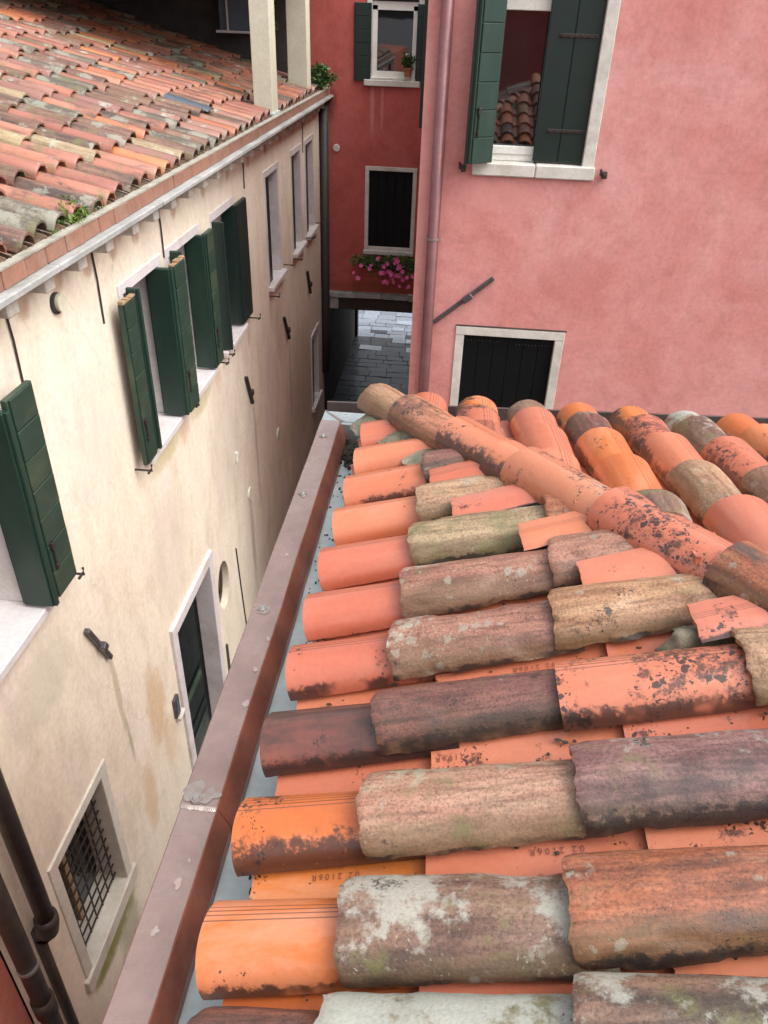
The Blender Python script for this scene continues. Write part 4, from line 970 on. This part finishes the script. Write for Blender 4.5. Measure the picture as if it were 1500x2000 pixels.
# ================================================================== PLANTS AND SMALL THINGS
def leaves(bm, c, rx, ry, rz, n, s, droop=0., flat=.5):
    for _ in range(n):
        while True:
            p = Vector((rnd.uniform(-1, 1), rnd.uniform(-1, 1), rnd.uniform(-1, 1)))
            if p.length < 1 and noise.noise(p*2.3+Vector(c)*5) > -.25: break
        o = Vector(c)+Vector((p.x*rx, p.y*ry, p.z*rz-droop*p.x*p.x))
        d = Vector((rnd.gauss(0, 1), rnd.gauss(0, 1), rnd.gauss(.2, 1))).normalized(); n_ = d.cross(Vector((rnd.gauss(0, 1), rnd.gauss(0, 1), rnd.gauss(0, 1)))).normalized(); l = s*rnd.uniform(.6, 1.3)
        q = d.cross(n_)*.02*l
        bm.faces.new([bm.verts.new(v) for v in (o, o+d*l*.5+n_*l*flat*.5+q, o+d*l, o+d*l*.5-n_*l*flat*.5+q)])
def stems(bm, c, rx, ry, h, n, r=.004):
    for _ in range(n):
        b = Vector(c)+Vector((rnd.uniform(-.5, .5)*rx, rnd.uniform(-.5, .5)*ry, 0)); t_ = Vector(c)+Vector((rnd.uniform(-1, 1)*rx, rnd.uniform(-1, 1)*ry, h*rnd.uniform(.5, 1)))
        tube(bm, [b, (b+t_)/2+Vector((0, 0, .02)), t_], r, 4, False)
pt = thing('weed_tuft', 'bushy green weed growing in the gutter of the cream house at the left', 'plant', (-2.2, 4.35, -1.12))
bm = bmesh.new(); leaves(bm, (-2.14, 4.33, -1.075), .07, .20, .075, 620, .03); leaves(bm, (-2.15, 4.10, -1.09), .06, .14, .05, 260, .028); leaves(bm, (-2.14, 4.62, -1.06), .05, .13, .06, 170, .03); leaves(bm, (-2.17, 4.36, -1.0), .05, .10, .05, 80, .028); obj('foliage', bm, M['leaf'], pt)
bm = bmesh.new(); stems(bm, (-2.15, 4.3, -1.12), .07, .2, .11, 16, .0025); obj('stem', bm, M['leaf_d'], pt)
pt = thing('fern_clump', 'dark green creeper at the roof corner against the red wall', 'plant', (-2.2, 12.7, -1.05))
bm = bmesh.new(); leaves(bm, (-2.12, 12.6, -.88), .12, .22, .16, 650, .06); leaves(bm, (-2.0, 12.8, -.92), .12, .15, .08, 160, .05); obj('foliage', bm, M['leaf_d'], pt)
bm = bmesh.new(); stems(bm, (-2.14, 12.6, -1.1), .1, .2, .25, 10); obj('stem', bm, M['leaf_d'], pt)
pt = thing('trailing_plant', 'dark trailing plant hanging in the shaded terrace beside the cream pillar', 'plant', (-2.75, 12.3, -.4))
bm = bmesh.new(); leaves(bm, (-2.80, 12.3, -.12), .12, .12, .30, 420, .08); obj('foliage', bm, M['leaf_d'], pt)
bm = bmesh.new(); stems(bm, (-2.8, 12.3, -.45), .06, .06, .5, 6, .006); obj('stem', bm, M['leaf_d'], pt)
cb_ = thing('terrace_cabinet', 'blue grey cabinet with a pale rail in the dark roof terrace', 'cabinet', (-3.2, 12.4, -.7))
B('cabinet_body', M['bluegrey'], cb_, -3.46, -2.98, 12.3, 12.55, -.36, .25, bev=.01)
bm = bmesh.new(); box(bm, -3.50, -2.86, 12.26, 12.29, -.385, -.355); box(bm, -3.345, -3.32, 12.265, 12.285, -.354, .4); obj('rail', bm, M['stone_l'], cb_)
fb = thing('flower_box', 'window box of trailing pink petunias under the dark window of the red house', 'flower box', (-1.1, RY-.15, -3.6))
bm = bmesh.new(); box(bm, -1.55, -.42, RY-.22, RY-.06, -3.68, -3.54, .01); obj('planter', bm, M['cable'], fb)
bm = bmesh.new()
for k in range(9): leaves(bm, (-1.58+.145*k, RY-.19+rnd.uniform(-.03, .03), -3.57+rnd.uniform(-.03, .05)), .12, .11, .10, 140, .05)
for k in range(7): leaves(bm, (-1.3+.14*k, RY-.22, -3.72), .10, .06, .10, 60, .045)
obj('foliage', bm, M['leaf_m'], fb)
fl = []
for i in range(3):
    bm = bmesh.new()
    for k in range(5):
        a = 2*math.pi*k/5; c = bm.verts.new((0, 0, 0)); p = [bm.verts.new((.032*math.cos(a+s)*q, .032*math.sin(a+s)*q, .012)) for s, q in ((-.6, .9), (-.25, 1.1), (.25, 1.1), (.6, .9))]
        bm.faces.new([c]+p)
    fl.append(mesh('flower', bm, M['petal']))
fpos = [(-1.62, -3.74), (-1.55, -3.83), (-1.50, -3.62)]
for _ in range(16): fpos.append((rnd.uniform(-1.15, -.45), rnd.uniform(-3.95, -3.74)))
for _ in range(16): fpos.append((rnd.uniform(-1.2, -.85), rnd.uniform(-3.76, -3.5)))
for _ in range(14): fpos.append((rnd.uniform(-1.5, -.45), rnd.uniform(-3.78, -3.45)))
for x, z in fpos:
    m = Matrix.Translation((x, RY-.27-rnd.uniform(0, .05), z)) @ Matrix.Rotation(rnd.uniform(.5, 1.5), 4, 'X') @ Matrix.Rotation(rnd.uniform(-.6, .6), 4, 'Y') @ Matrix.Scale(rnd.uniform(.9, 1.35), 4)
    inst('flower', rnd.choice(fl), fb, m)
pp = thing('potted_plant', 'small leafy plant in a terracotta pot on the upper sill of the red house', 'potted plant', (-.88, RY-.01, -.90))
bm = tube(bmesh.new(), [(-.88, RY+.01, -.885), (-.88, RY+.01, -.79), (-.88, RY+.01, -.79), (-.88, RY+.01, -.765)], [.045, .06, .068, .068], 18); obj('pot', bm, M['terracotta'], pp)
bm = tube(bmesh.new(), [(-.88, RY+.01, -.90), (-.88, RY+.01, -.886)], [.07, .08], 18); obj('saucer', bm, M['white'], pp)
bm = bmesh.new(); leaves(bm, (-.89, RY+.01, -.68), .10, .08, .09, 260, .05); obj('foliage', bm, M['leaf_d'], pp)
bm = bmesh.new(); leaves(bm, (-.89, RY-.02, -.61), .05, .03, .02, 14, .03); obj('blossom', bm, M['petal_w'], pp)
